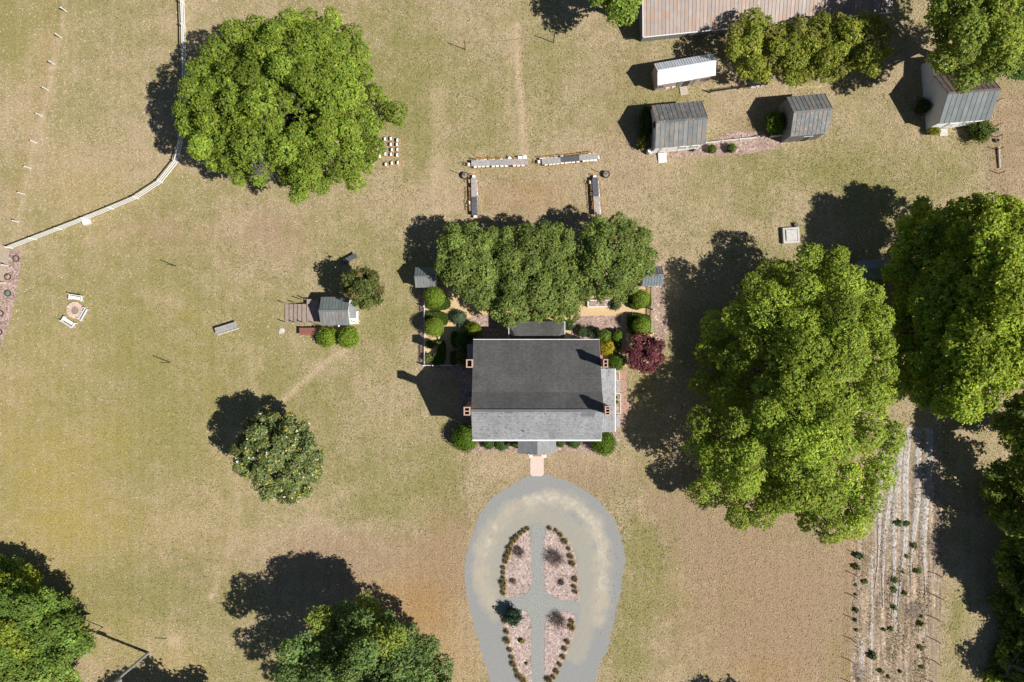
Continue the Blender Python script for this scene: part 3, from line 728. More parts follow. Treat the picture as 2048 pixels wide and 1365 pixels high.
def ring_px(cx, cy, rx, ry=None, n=14, jit=0.08, seed=0):
    ry = ry or rx; rs = random.Random(seed + int(cx))
    return [(cx + rx * math.cos(2 * math.pi * i / n) * rs.uniform(1 - jit, 1 + jit), cy + ry * math.sin(2 * math.pi * i / n) * rs.uniform(1 - jit, 1 + jit)) for i in range(n)]

OAK = [(600, 12), (640, 25), (690, 25), (725, 60), (735, 110), (745, 150), (765, 185), (800, 190), (812, 225), (800, 258), (770, 268), (768, 300), (760, 325), (735, 345), (735, 375), (690, 385), (640, 385), (605, 408), (580, 400),
       (570, 372), (545, 352), (520, 380), (480, 375), (440, 350), (410, 330), (380, 300), (368, 275), (355, 260), (352, 200), (372, 160), (388, 130), (395, 105), (430, 80), (455, 50), (500, 40), (560, 35)]
make_tree('oak_tree', 'huge spreading bright green oak shading rows of chairs, upper left', OAK, 7.5, 14.0, (0.136, 0.176, 0.030), 1.9, 36, .135, 6, 11, trunk_r=.75, dome=.6, holes=((577, 238, 15), (622, 222, 9), (545, 352, 8), (540, 302, 7)), limb_show=46, flat=.8)
MYR = (0.118, 0.148, 0.044)
make_tree('holly_tree', 'dense dark green rounded tree behind the house beside the left garden house', [(880, 470), (900, 450), (940, 445), (985, 452), (1010, 480), (1010, 560), (1000, 610, 2.5), (985, 640, 2.5), (950, 612, 2.5), (920, 590, 2.5), (890, 570, 3), (872, 545, 3.4), (878, 510)], 4.2, 6.8, MYR, 1.35, 44, .12, 6, 21, 'trees behind the house', trunk_r=.25, flat=.7, jit=.3)
make_tree('holly_tree', 'dense dark green tree overhanging the rear wing roof, middle of three', [(985, 455), (1040, 455), (1100, 448), (1142, 446), (1152, 490), (1162, 530), (1178, 570), (1188, 610, 3), (1150, 640, 3.4), (1105, 645, 4.4), (1060, 640, 4.4), (1020, 655, 4.2), (985, 652, 2.6), (978, 600, 2.6), (985, 550), (980, 500)], 4.6, 7.4, MYR, 1.4, 44, .12, 6, 22, 'trees behind the house', trunk_r=.28, flat=.7, jit=.3)
make_tree('holly_tree', 'dense dark green round tree behind the house on the right of three', [(1160, 470), (1185, 440), (1220, 428), (1260, 432), (1295, 455), (1312, 500), (1305, 545), (1278, 578, 3), (1240, 605, 2.6), (1200, 600, 2.6), (1172, 585, 3), (1158, 540), (1155, 500)], 4.6, 7.6, MYR, 1.4, 44, .12, 6, 23, 'trees behind the house', trunk_r=.28, flat=.7, jit=.3)
BIG = [(1545, 515, 7.5), (1590, 492), (1640, 490), (1690, 500), (1715, 530), (1722, 560), (1764, 578), (1792, 610), (1785, 660), (1808, 690), (1803, 740), (1806, 790), (1782, 820), (1804, 850), (1826, 890), (1815, 930), (1785, 960), (1760, 990), (1755, 1040), (1720, 1075), (1650, 1085),
       (1610, 1060), (1560, 1045), (1500, 1062), (1450, 1050), (1400, 1015, 6), (1370, 980, 6), (1390, 930, 6), (1368, 880, 6), (1390, 830, 5), (1375, 770, 3.2), (1395, 720, 3), (1390, 660, 3), (1430, 620, 3.5), (1450, 575, 5.5), (1500, 545, 7)]
make_tree('pecan_tree', 'enormous lime green billowing tree right of the house', BIG, 7.0, 12.8, (0.175, 0.215, 0.036), 2.5, 32, .13, 6, 31, trunk_r=.8, dome=.6, holes=((1516, 785, 9),), flat=.85, lim_left=[(440, 1365), (500, 1350), (540, 1330), (640, 1335), (710, 1335), (750, 1290), (790, 1254), (860, 1252), (900, 1295), (950, 1312), (1010, 1340)], lim_top=[(1250, 560), (1345, 520), (1375, 490), (1480, 462), (1600, 462)])
make_tree('pecan_tree', 'large yellow green tree with loose star shaped sprays at the right edge', [(1790, 440), (1800, 415), (1840, 400), (1880, 405), (1900, 380), (1950, 395), (2000, 385), (2048, 400), (2100, 430), (2150, 520), (2160, 650), (2100, 750), (2030, 780), (2000, 800), (1960, 842), (1900, 836), (1845, 818), (1788, 780), (1772, 720),
          (1788, 670), (1770, 640), (1785, 590), (1765, 540), (1785, 490)], 8.5, 16.0, (0.198, 0.236, 0.034), 2.1, 24, .17, 7, 32, trunk_r=.7, dome=.6, flat=.8, spread=.9, lim_left=[(350, 1660), (380, 1630), (410, 1612), (470, 1604), (560, 1600), (700, 1600)], lim_top=[(1600, 415), (1640, 392), (1690, 368), (1830, 372), (1900, 380)])
WD = (0.105, 0.135, 0.032)
WL = [(780, 1822), (860, 1812), (940, 1828), (1000, 1868), (1060, 1872), (1130, 1885), (1180, 1925), (1260, 1940), (1300, 1900), (1340, 1868), (1420, 1850)]
for i, (x, y, rx, ry, zt, lab) in enumerate([(2075, 850, 85, 75, 13, 'woodland tree just below the big yellow green tree'), (2055, 985, 88, 85, 14, 'woodland tree right of the bright upper end of the field'), (2080, 1115, 88, 80, 13, 'shaded woodland tree beside the dark mown strip'),
                                             (2060, 1225, 78, 75, 11, 'shaded woodland tree lower down the right edge'), (2045, 1345, 80, 70, 11, 'woodland tree in the lower right corner')]):
    make_tree('woodland_tree', 'dark green ' + lab, ring_px(x, y, rx, ry, 16, .12, i), 4.0, zt, WD, 2.0, 20, .19, 6, 40 + i, 'trees along the right edge', trunk_r=.35, dome=.6, lim_left=WL, color2=(0.17, 0.21, 0.04), c2_share=.4)
for i, (x, y) in enumerate([(2240, 1130), (2235, 1250), (2200, 1375)]):
    make_tree('woodland_tree', 'woodland tree beyond the right edge, %s from the top' % ['first', 'second', 'third'][i], ring_px(x, y, 85, 85, 14, .1, i), 5, 12.0, WD, 2.4, 13, .24, 5, 50 + i, 'tall trees beyond the right edge', trunk_r=.4, lim_left=WL)
make_tree('maple_tree', 'leafy green tree overhanging the white cottage roof, top right', [(1850, 20), (1840, -40), (1900, -70), (2060, -70), (2090, 60), (2055, 120), (2000, 150), (1960, 172), (1935, 182), (1895, 165), (1855, 140), (1872, 90)], 6.0, 14.0, (0.125, 0.155, 0.034), 2.0, 28, .15, 6, 61, trunk_r=.5, color2=(0.19, 0.22, 0.045), c2_share=.3)
make_tree('maple_tree', 'shaded dark shrubby tree right of the white cottage', ring_px(2040, 135, 36, 26, 12, .12, 3), 2.2, 4.5, (0.07, 0.11, 0.03), 1.1, 34, .14, 6, 62, trunk_r=.15)
for i, (x, y, rx, ry, ang, lab) in enumerate([(1508, 98, 56, 70, 0, 'leftmost'), (1588, 102, 54, 66, 0, 'second from the left'), (1660, 94, 56, 70, 0, 'third from the left'), (1732, 86, 54, 68, 0, 'rightmost')]):
    make_tree('wax_myrtle', 'olive green bushy tree below the barn eave, %s of four' % lab, ring_px(x, y, rx, ry, 14, .10, i), 3.2, 6.2, (0.160, 0.172, 0.032), 1.5, 38, .12, 6, 70 + i, 'bushy trees along the barn', trunk_r=.18, color2=(0.17, 0.165, 0.05), c2_share=.2)
make_tree('oak_tree', 'green tree at the top edge beside the barn corner', [(1180, -80), (1182, 2), (1208, 20), (1240, 46), (1268, 34), (1288, 4), (1285, -90)], 5.0, 9.0, (0.125, 0.17, 0.034), 1.8, 24, .18, 6, 80, trunk_r=.35)
make_tree('magnolia_tree', 'glossy dark magnolia dotted with white blossoms on the left lawn', [(492, 845), (520, 830), (545, 824), (580, 828), (610, 848), (632, 880), (648, 910), (642, 950), (622, 985), (592, 1008), (560, 1000), (530, 1000), (500, 962), (470, 940), (464, 900), (478, 870)], 4.5, 8.8, (0.080, 0.100, 0.034), 1.05, 46, .15, 5, 90, trunk_r=.35, flowers=55, mat='glossy_leaf', color2=(0.22, 0.19, 0.045), c2_share=.12, dome=.7, c2_lobes=0)
make_tree('oak_tree', 'blue green oak at the bottom edge casting a broad shadow', [(540, 1335, 10), (550, 1300, 9), (600, 1275, 8), (610, 1240, 6.5), (640, 1210), (690, 1205), (730, 1195), (780, 1210), (800, 1250), (830, 1258), (860, 1270), (885, 1300), (908, 1345), (925, 1385), (900, 1450), (800, 1520), (680, 1520), (590, 1470, 10), (540, 1400, 10)], 5.0, 14.0, (0.092, 0.132, 0.050), 2.2, 28, .145, 6, 91, trunk_r=.6, color2=(0.17, 0.20, 0.05), c2_share=.2, dome=.85, lim_left=[(1100, 440), (1150, 405), (1230, 372), (1300, 385), (1365, 405)], lim_top=[(370, 1215), (450, 1175), (520, 1132), (600, 1114), (660, 1130), (700, 1130), (740, 1160), (800, 1200), (900, 1285)])
make_tree('woodland_tree', 'bright green tree clump in the lower left corner', [(-60, 1110), (0, 1105), (40, 1118), (80, 1150), (92, 1180), (130, 1192), (150, 1215), (160, 1240), (172, 1264), (205, 1290), (192, 1312), (150, 1332), (90, 1345), (0, 1345), (-80, 1330)], 3.2, 9.0, (0.095, 0.140, 0.034), 1.8, 28, .145, 6, 92, trunk_r=.35, color2=(0.17, 0.20, 0.035), c2_share=.18, lim_top=[(-60, 1085), (0, 1096), (50, 1110), (90, 1148), (130, 1170), (165, 1200), (185, 1250)])
make_tree('woodland_tree', 'feathery light green growth along the bottom left edge', [(-60, 1335), (60, 1325), (150, 1332), (168, 1372), (120, 1450), (-60, 1450)], 3.0, 6.0, (0.14, 0.18, 0.05), 1.2, 30, .15, 6, 93, trunk_r=.2)
make_tree('plum_tree', 'small bronze green tree behind the playhouse', [(688, 560), (698, 542), (722, 533), (752, 550), (768, 578), (764, 605), (742, 622), (716, 618), (700, 600), (684, 582)], 3.4, 6.6, (0.078, 0.090, 0.030), 1.0, 36, .15, 6, 94, trunk_r=.15, color2=(0.10, 0.085, 0.04), c2_share=.15)
make_tree('japanese_maple', 'dark red japanese maple at the garden corner', ring_px(1290, 708, 40, 38, 16, .1, 5), 2.0, 3.6, (0.105, 0.030, 0.045), .8, 44, .12, 6, 95, trunk_r=.12, mat='red_leaf', flat=.6, color2=(0.09, 0.026, 0.035), c2_share=.2)
make_tree('oak_tree', 'off frame oak whose shadow enters at the bottom centre right', ring_px(1590, 1565, 100, 85, 14, .1, 1), 6.0, 11, (0.1, .14, .04), 2.4, 12, .25, 5, 96, trunk_r=.45)
make_tree('woodland_tree', 'off frame tree shading the utility pole, bottom left', ring_px(370, 1520, 130, 82, 16, .1, 1), 5.0, 10.5, (0.1, .14, .04), 2.2, 12, .25, 5, 97, trunk_r=.4)

def make_shrub(label, px, py, r_px, height, color, seed, rough=0.05, leaf=0.085, dens=170, group=None, name='boxwood', sq=(1, 1), cat='shrub', base=0.0, color2=None, c2=0.0, mat='leaf', power=2.0):
    """a rounded shrub: an uneven core with leaf-sized faces all over it"""
    rng = np.random.default_rng(seed)
    zc = base + height * .5
    x, y = g(px, py, zc); r = r_px / S * (1 - zc / H)
    rx, ry = r * sq[0], r * sq[1]; hz = height * .52
    n = int(dens * (rx * ry) ** 1.0 * 4.2) + 60
    d = rng.normal(0, 1, (n, 3)); d[:, 2] = np.where(rng.random(n) < .7, np.abs(d[:, 2]), d[:, 2]); d /= np.linalg.norm(d, axis=1)[:, None]
    f = rng.normal(0, 1, (5, 3)) * 2.2; ph = rng.uniform(0, 6.28, 5)
    def bumpf(q): return 1 + rough * sum(np.sin(q @ f[i] * 1.8 + ph[i]) for i in range(5))
    def shape(q, k): return q * np.array([rx, ry, hz]) * (k * bumpf(q))[:, None]
    P = shape(d, 1 + rng.normal(0, .035 + rough * .5, n)); P[:, 2] += zc
    ok = P[:, 2] > 0.04; P, d = P[ok], d[ok]; n = len(P)
    V = leaf_quads(P, d + np.array([0, 0, .25]), leaf, rng, .6, .8)
    col = tint(n, color, rng, .22, .07)
    if color2 is not None:
        s = rng.random(n) < c2; col[s] = tint(s.sum(), color2, rng, .15, .05)
    # core
    nu, nv = 14, 8; q = []
    for j in range(nv + 1):
        th = math.pi * j / nv
        for i in range(nu):
            a = 2 * math.pi * i / nu; q.append((math.sin(th) * math.cos(a), math.sin(th) * math.sin(a), math.cos(th)))
    q = np.array(q); cv = shape(q, np.full(len(q), .9)); cv[:, 2] = np.maximum(cv[:, 2] + zc, 0.0)
    quads = []
    for j in range(nv):
        for i in range(nu):
            quads.append(cv[[j * nu + i, (j + 1) * nu + i, (j + 1) * nu + (i + 1) % nu, j * nu + (i + 1) % nu]])
    V = np.concatenate([V, np.array(quads)])
    col = np.concatenate([col, np.tile(np.array(color) * .7, (len(quads), 1))])
    o = link(name, quads_mesh(name, V, col.astype(np.float32)), M[mat], None, (x, y, 0))
    return tag(o, label, cat, group)

def make_hedge(label, poly_px, height, color, seed, dens=150, group=None, name='clipped_hedge', cat='hedge', leaf=.08):
    rng = np.random.default_rng(seed)
    poly = smooth_closed([g(x, y, height) for x, y in poly_px], 1); A = np.array(poly); c = A.mean(0)
    lo, hi = A.min(0), A.max(0); area = np.prod(hi - lo)
    P = rng.uniform(lo, hi, (int(area * dens * 1.3), 2)); P = P[in_poly(P, poly)]
    P3 = np.column_stack([P, height + rng.normal(0, .03, len(P))]); Nn = np.tile([0, 0, 1.0], (len(P), 1))
    for i in range(len(poly)):
        a, b = A[i], A[(i + 1) % len(A)]; L = np.hypot(*(b - a)); k = int(L * height * dens * .9) + 2
        t = rng.random((k, 1)); Q = a + (b - a) * t
        nn = np.array([(b - a)[1], -(b - a)[0], 0]) / (L + 1e-6)
        if np.dot(nn[:2], (a + b) / 2 - c) < 0: nn = -nn
        P3 = np.concatenate([P3, np.column_stack([Q + rng.normal(0, .02, Q.shape), rng.uniform(.03, height, k)])]); Nn = np.concatenate([Nn, np.tile(nn, (k, 1))])
    V = leaf_quads(P3, Nn, leaf, rng, .6, .8); col = tint(len(V), color, rng, .22, .07)
    ctr = np.array([c[0], c[1], 0])
    inner = [tuple((np.array(p) - c) * .95) for p in poly]
    q = []
    m = len(inner)
    for i in range(m):
        a, b = inner[i], inner[(i + 1) % m]
        q.append([(a[0], a[1], 0), (b[0], b[1], 0), (b[0], b[1], height - .05), (a[0], a[1], height - .05)])
        q.append([(a[0], a[1], height - .05), (b[0], b[1], height - .05), (0, 0, height - .05), (0, 0, height - .05)])
    V = np.concatenate([V - ctr, np.array(q)]); col = np.concatenate([col, np.tile(np.array(color) * .7, (len(q), 1))])
    o = link(name, quads_mesh(name, V, col.astype(np.float32)), M['leaf'], None, (float(c[0]), float(c[1]), 0))
    return tag(o, label, cat, group)

BOX = (0.115, 0.190, 0.018); LIME = (0.205, 0.290, 0.034); DK = (0.065, 0.118, 0.022); HEDGE = (0.070, 0.120, 0.016)
make_shrub('large clipped boxwood ball at the left front corner of the house', 931, 876, 28, 2.6, BOX, 201, .04)
make_shrub('large clipped boxwood ball at the right front corner of the house', 1208, 886, 25, 2.3, BOX, 202, .03)
for i, (x, y, r, lab) in enumerate([(977, 886, 13, 'leftmost, next to the big corner ball'), (1004, 888, 15, 'second from the left'), (1033, 886, 11, 'touching the left side of the porch'), (1120, 884, 11, 'touching the right side of the porch'), (1149, 884, 13, 'between the porch and the right corner ball')]):
    make_shrub('low round shrub under the front eave, ' + lab, x, y, r, 1.2, (0.085, 0.135, 0.035), 210 + i, .06, group='low shrubs along the house front')
make_shrub('rounded bright shrub before the playhouse, left of the pair', 656, 676, 20, 2.0, LIME, 220, .06, .10, group='pair of shrubs by the playhouse')
make_shrub('rounded bright shrub before the playhouse, right of the pair', 698, 676, 22, 2.2, LIME, 221, .06, .10, group='pair of shrubs by the playhouse')
make_shrub('tall clipped topiary dome below the left garden house', 869, 594, 21, 3.2, LIME, 230, .015, .07, 230, group='topiary domes')
make_shrub('tall clipped topiary dome second down the left garden fence', 868, 655, 20, 3.2, LIME, 231, .015, .07, 230, group='topiary domes')
make_shrub('grey green loose shrub beside the tan gravel circle', 919, 636, 15, 1.3, (0.105, 0.155, 0.085), 232, .07, .09)
make_shrub('golden green round shrub at the left rear corner of the house', 946, 660, 17, 2.2, (0.155, 0.205, 0.016), 233, .05, .09)
make_shrub('dark round shrub left of the golden corner shrub', 926, 680, 16, 2.2, DK, 234, .04)
make_shrub('variegated yellow and dark shrub by the upper left chimney', 926, 716, 16, 2.4, (0.07, 0.09, 0.02), 235, .05, color2=(.3, .28, .06), c2=.25)
make_shrub('small leafy shrub with yellow flowers at the lower left garden corner', 856, 716, 9, .9, (0.11, .16, .05), 236, .1, color2=(.55, .42, .02), c2=.06)
make_shrub('bushy shrub in the lower left garden bed by the fence', 860, 689, 9, 1.0, (0.08, .13, .025), 237, .1)
make_shrub('round lime shrub in the lower left garden bed', 876, 688, 6, .8, LIME, 238, .06)
make_shrub('clipped topiary ball below the right garden house', 1281, 597, 18, 3.0, LIME, 240, .015, .07, 230, group='topiary domes')
make_shrub('clipped topiary ball above the red maple', 1282, 652, 17.5, 3.0, LIME, 241, .015, .07, 230, group='topiary domes')
make_shrub('light green upright shrub at the right rear corner of the house', 1208, 672, 12.5, 2.2, (0.14, 0.21, 0.03), 242, .07, .09)
make_shrub('golden yellow shrub against the right end wall', 1216, 695, 16, 2.2, (0.34, 0.30, 0.025), 243, .07, .09, color2=(.6, .45, .02), c2=.2)
make_shrub('dark green shrub right of the light green corner shrub', 1234, 672, 11.5, 1.7, BOX, 244, .05)
make_shrub('dark low shrub between the golden shrub and the garden path', 1234, 692, 9, 1.3, DK, 245, .05)
make_shrub('clipped boxwood ball next to the upper right chimney', 1232, 724, 18, 2.4, (0.09, 0.16, 0.018), 246, .03)
make_shrub('dark leafy shrub behind the rear wing on the right', 1137, 652, 10, 1.3, (0.06, .095, .035), 247, .08)
make_shrub('shaded leafy shrub along the rear wall, left one', 1164, 664, 11, 1.1, (0.07, .105, .045), 248, .09)
make_shrub('shaded leafy shrub along the rear wall, right one', 1183, 667, 10, 1.0, (0.07, .105, .045), 249, .09)
make_shrub('grey green shrub at the end of the white raised bed', 1231, 611, 10, 1.2, (0.09, .14, .055), 250, .08)
make_shrub('dense bright shrub against the wall of the far wooden shed', 1550, 247, 18, 2.4, (0.115, 0.19, 0.022), 251, .08, .11, sq=(1, 1.25))
make_shrub('shaded dark bush against the left wall of the rusty flecked shed', 1292, 248, 17, 2.0, (0.05, .085, .02), 252, .1, .11, sq=(.8, 2.0))
make_shrub('yellow green feathery bush at the lower left of the flecked shed', 1285, 284, 10, 1.8, (0.19, .20, .035), 253, .14, .10, sq=(.8, 1.3))
make_shrub('small round bush in the mulch, left of two below the white garden fence', 1424, 299, 8.5, 1.1, (0.12, .16, .03), 254, .06, .09)
make_shrub('small round bush in the mulch, right of two below the white garden fence', 1463, 297, 9.5, 1.2, (0.12, .16, .03), 255, .06, .09)
make_shrub('tiny green plant beside the shed steps in the mulch', 1386, 299, 4.5, .5, (0.06, .13, .03), 256, .1)
make_shrub('dark bush against the side wall of the white cottage', 1846, 213, 13, 1.8, (0.055, .085, .02), 257, .08, sq=(1, 1.2))
make_shrub('yellow green flowering bush at the corner of the white cottage', 1868, 263, 11, 1.3, (0.27, .26, .03), 258, .1, .09, sq=(1.2, .8))
make_shrub('leafy bush in front of the white cottage near the wire fence', 1960, 262, 19, 2.2, (0.125, .16, .035), 259, .12, .12)
make_shrub('dark blue green shrub in the driveway island', 1026, 1234, 16.5, 2.2, (0.040, .075, .045), 260, .10, .11)
make_shrub('small yellow green ball in the lower left island bed', 1044, 1283, 5, .5, (0.24, .25, .05), 261, .05)
make_shrub('tiny olive tuft low in the lower left island bed', 1053, 1328, 3, .3, (0.20, .2, .05), 262, .1)
for i, (pp, h, lab) in enumerate([
        (zz([(205, 545), (215, 590), (290, 618), (440, 622), (510, 600), (535, 545), (520, 495), (470, 465), (390, 470), (250, 500)], 6.206, 815, 520), .9, 'low clipped hedge curving round the upper left topiary dome'),
        (zz([(205, 720), (230, 660), (330, 645), (450, 650), (495, 680), (503, 760), (470, 815), (380, 830), (250, 760)], 6.206, 815, 520), .9, 'low clipped hedge above the second left topiary dome'),
        (zz([(540, 900), (580, 885), (620, 900), (620, 1080), (580, 1092), (540, 1050)], 6.206, 815, 520), .9, 'low shaded hedge along the right of the garden path, upper piece'),
        (zz([(530, 1150), (570, 1130), (615, 1140), (615, 1290), (570, 1310), (528, 1290)], 6.206, 815, 520), .9, 'low shaded hedge along the right of the garden path, lower piece'),
        (zz([(400, 1010), (455, 1000), (472, 1100), (465, 1240), (430, 1305), (300, 1305), (290, 1220), (370, 1130)], 6.206, 815, 520), .8, 'low hedge wedge inside the lower left garden corner'),
        (zz([(790, 220), (800, 300), (830, 350), (900, 372), (950, 350), (1060, 340), (1075, 250), (1050, 160), (900, 160)], 6.205, 1130, 560), .9, 'low clipped hedge round the right upper topiary ball'),
        (zz([(785, 450), (830, 420), (930, 425), (1060, 440), (1070, 560), (1060, 660), (860, 690), (800, 640), (780, 540)], 6.205, 1130, 560), .9, 'low clipped hedge round the right lower topiary ball')]):
    make_hedge(lab, pp, h, HEDGE, 300 + i, group='clipped hedges in the kitchen garden')

# ornamental grasses on the island, three shared clump shapes
def clump_mesh(seed, r):
    rng = np.random.default_rng(seed); n = 150
    a = rng.uniform(0, 6.28, n); L = r * rng.uniform(.5, 1.25, n); hh = r * rng.uniform(.5, 1.2, n)
    b0 = rng.normal(0, .07, (n, 2)); dx = np.cos(a); dy = np.sin(a); w = .022
    px_, py_ = -dy * w, dx * w
    base = np.column_stack([b0, np.zeros(n)]); m_ = np.column_stack([b0[:, 0] + dx * L * .5, b0[:, 1] + dy * L * .5, hh]); e = np.column_stack([b0[:, 0] + dx * L, b0[:, 1] + dy * L, hh * .62])
    o_ = np.column_stack([px_, py_, np.zeros(n)])
    V = np.concatenate([np.stack([base - o_, base + o_, m_ + o_, m_ - o_], 1), np.stack([m_ - o_, m_ + o_, e + o_ * .3, e - o_ * .3], 1)])
    k = rng.random(n)[:, None]
    col = np.where(k < .30, np.array([[.11, .10, .035]]), np.array([[.38, .29, .14]])) * np.exp(rng.normal(0, .2, (n, 1)))
    return quads_mesh('grass_clump', V, np.concatenate([col, col]).astype(np.float32))
cl = [clump_mesh(i, r) for i, r in ((1, .52), (2, .62), (3, .45))]
rows = [('upper left', [(300, 150), (272, 168), (243, 188), (215, 215), (192, 240), (172, 270), (158, 305), (150, 340), (135, 375), (125, 410), (110, 460), (108, 500), (108, 540), (108, 580), (110, 620), (108, 660)]),
        ('upper right', [(475, 148), (525, 165), (560, 200), (595, 250), (625, 310), (640, 370), (655, 425), (675, 550), (670, 610), (680, 650)]),
        ('lower left', [(120, 880), (135, 965), (140, 1035), (160, 1110), (175, 1170), (190, 1225), (210, 1275), (235, 1320), (270, 1350)]),
        ('lower right', [(650, 885), (650, 930), (615, 1045), (592, 1100), (580, 1165), (555, 1225), (530, 1280), (505, 1325), (470, 1345)])]
k_ = 0
for nm, pts in rows:
    for i, (x, y) in enumerate(pts):
        px, py = x / isl + io[0], y / isl + io[1]; xx, yy = g(px, py, .2)
        o = link('ornamental_grass', cl[k_ % 3], M['leaf'], None, (xx, yy, 0.04), (0, 0, random.uniform(0, 6.28))); k_ += 1
        s_ = random.uniform(.55, .95); o.scale = (s_, s_, s_)
        tag(o, 'tan grass clump, %s from top, edging the %s island bed' % (ORD[i], nm), 'grass clump', 'grass clumps edging the island beds')
def twig_bush(label, px, py, r_px, h, seed):
    rng = np.random.default_rng(seed); x, y = g(px, py, h * .6); r = r_px / S; mb = MB()
    for i in range(int(60 + r * 120)):
        a = rng.uniform(0, 6.28); rr = r * math.sqrt(rng.random()); e = Vector((math.cos(a) * rr, math.sin(a) * rr, h * rng.uniform(.5, 1)))
        m_ = e * .5 + Vector(rng.normal(0, .08, 3)); m_.z = abs(m_.z)
        mb.tube((0, 0, .03), m_, .018, .012, 3, False); mb.tube(m_, e, .012, .006, 3, False)
        for _ in range(3):
            q = m_.lerp(e, rng.uniform(.2, 1)); mb.tube(q, q + Vector(rng.normal(0, .16, 3)), .012, .006, 3, False)
    o = mb.build('bare_shrub', M['twig'], None, (x, y, .04)); tag(o, label, 'shrub', 'bare twiggy shrubs in the island')
twig_bush('leafless twiggy shrub in the upper left island bed', 1040, 1107, 13, .9, 1)
twig_bush('widest leafless twiggy shrub, in the upper right island bed', 1114, 1118, 20, 1.2, 2)
twig_bush('leafless twiggy shrub at the top of the lower right island bed', 1120, 1243, 18, 1.1, 3)
twig_bush('tiny leafless tuft low in the upper left island bed', 1027, 1163, 5, .4, 4)
twig_bush('tiny leafless tuft in the middle of the upper right island bed', 1124, 1166, 5, .4, 5)

# field plants
fp = [(1720, 1113, 8, .9), (1713, 1135, 7, .8), (1731, 1164, 5.5, .5), (1712, 1171, 3, .3), (1712, 1190, 3, .3), (1713, 1221, 6, .6), (1711, 1241, 4.5, .4), (1714, 1261, 4, .4), (1790, 1161, 6, .5), (1789, 1215, 5.5, .5), (1783, 1258, 5, .5), (1814, 1048, 7, .6), (1829, 1092, 6.5, .6),
      (1796, 1047, 7, .7), (1842, 1248, 6.5, .7), (1842, 1296, 5, .5), (1746, 1312, 9, .9), (1762, 1343, 6, .5), (1717, 1358, 4, .4), (1843, 1335, 4, .4), (1810, 1187, 4.5, .5), (1838, 1144, 5.5, .5), (1832, 1142, 5, .5), (1768, 1260, 4, .4), (1777, 1355, 4, .4), (1801, 1344, 3.5, .4), (1806, 1145, 4, .4), (1842, 1233, 4, .5), (1813, 1113, 4, .4), (1788, 1180, 7, .4)]
fp.sort(key=lambda q: (round(q[1] / 1.0), q[0]))
def col_word(x): return 'along the left fence' if x < 1735 else ('on the left rows' if x < 1780 else ('on the middle rows' if x < 1822 else 'on the right rows'))
cnts = {}
for i, (x, y, r, h) in enumerate(fp):
    c = col_word(x); cnts[c] = cnts.get(c, 0) + 1
    make_shrub('young green plant %s of the field, %s from the top' % (c, ORD[cnts[c] - 1]), x, y, r * .75, h * .7, [(0.11, .18, .06), (0.15, .20, .05), (0.18, .20, .06)][i % 3], 400 + i, .26, .085, 150, 'young plants in the field', 'field_plant', cat='plant')
# straw heap and dry weeds
def straw(px, py, rx, ry, n, seed, label, z=.25):
    rng = np.random.default_rng(seed); x, y = g(px, py); mb = MB()
    for i in range(n):
        a = rng.uniform(0, 6.28); r = math.sqrt(rng.random()); p = Vector((math.cos(a) * r * rx / S, math.sin(a) * r * ry / S, rng.uniform(.03, z)))
        d = Vector((rng.normal(0, 1), rng.normal(0, .6), rng.normal(0, .15))).normalized() * rng.uniform(.25, .7)
        mb.tube(p, p + d, .013, .008, 3, False)
    o = mb.build('straw_heap', M['straw'], None, (x, y, .012)); tag(o, label, 'straw', kind='stuff')
straw(1832, 1222, 18, 18, 420, 1, 'heap of pale dry stalks in the middle of the field')
straw(1870, 1090, 10, 20, 220, 2, 'dry stalks beside the right fence of the field')
straw(1718, 1345, 12, 18, 240, 3, 'dry stalks in the lower left of the field')

# ------------------------------------------------------------------ buildings
def roof_face_mesh(name, pts, thick, uvdir=True):
    """thick roof slab from 4 points (eave0, eave1, ridge1, ridge0), with metre UVs along the slope"""
    p = [Vector(q) for q in pts]; nrm = (p[1] - p[0]).cross(p[3] - p[0]).normalized()
    if nrm.z < 0: nrm = -nrm
    top = [q + nrm * 0.0 for q in p]; bot = [q - nrm * thick for q in p]
    me = bpy.data.meshes.new(name)
    fs = [(0, 1, 2, 3), (7, 6, 5, 4), (0, 4, 5, 1), (1, 5, 6, 2), (2, 6, 7, 3), (3, 7, 4, 0)]
    if (p[1] - p[0]).cross(p[3] - p[0]).z < 0: fs = [f[::-1] for f in fs]
    me.from_pydata([tuple(q) for q in top + bot], [], fs); me.update()
    uv = me.uv_layers.new(name='UVMap'); u = (p[1] - p[0]).normalized(); v = nrm.cross(u)
    for lp in me.loops:
        q = me.vertices[lp.vertex_index].co; uv.data[lp.index].uv = ((q - p[0]).dot(u), (q - p[0]).dot(v))
    return me

def panel_mesh(w, s):
    """one standing-seam panel: lies from y=0 (ridge) to y=-s (eave), with a raised seam on its left edge"""
    mb = MB(); mb.box(0.004, w - 0.004, -s, 0, 0, 0.018); mb.box(-0.022, 0.022, -s - .006, .004, 0, 0.058); return mb.mesh('roof_panel')

def window_part(parent, x, y, z, w, h, face, frame='white_paint'):
    """face: rotation so that local -y looks outward"""
    mb = MB(); t = .07
    mb.box(-w / 2 - t, w / 2 + t, -.06, .0, -t, 0); mb.box(-w / 2 - t, w / 2 + t, -.06, .0, h, h + t); mb.box(-w / 2 - t, -w / 2, -.055, .0, 0, h); mb.box(w / 2, w / 2 + t, -.055, .0, 0, h)
    mb.box(-.02, .02, -.045, -.012, 0, h); mb.box(-w / 2, w / 2, -.04, -.012, h / 2 - .02, h / 2 + .02)
    o = mb.build('window', M[frame], parent, (x, y, z), (0, 0, face))
    MB().box(-w / 2, w / 2, -.012, .0, 0, h).build('pane', M['glass'], o)
    return o

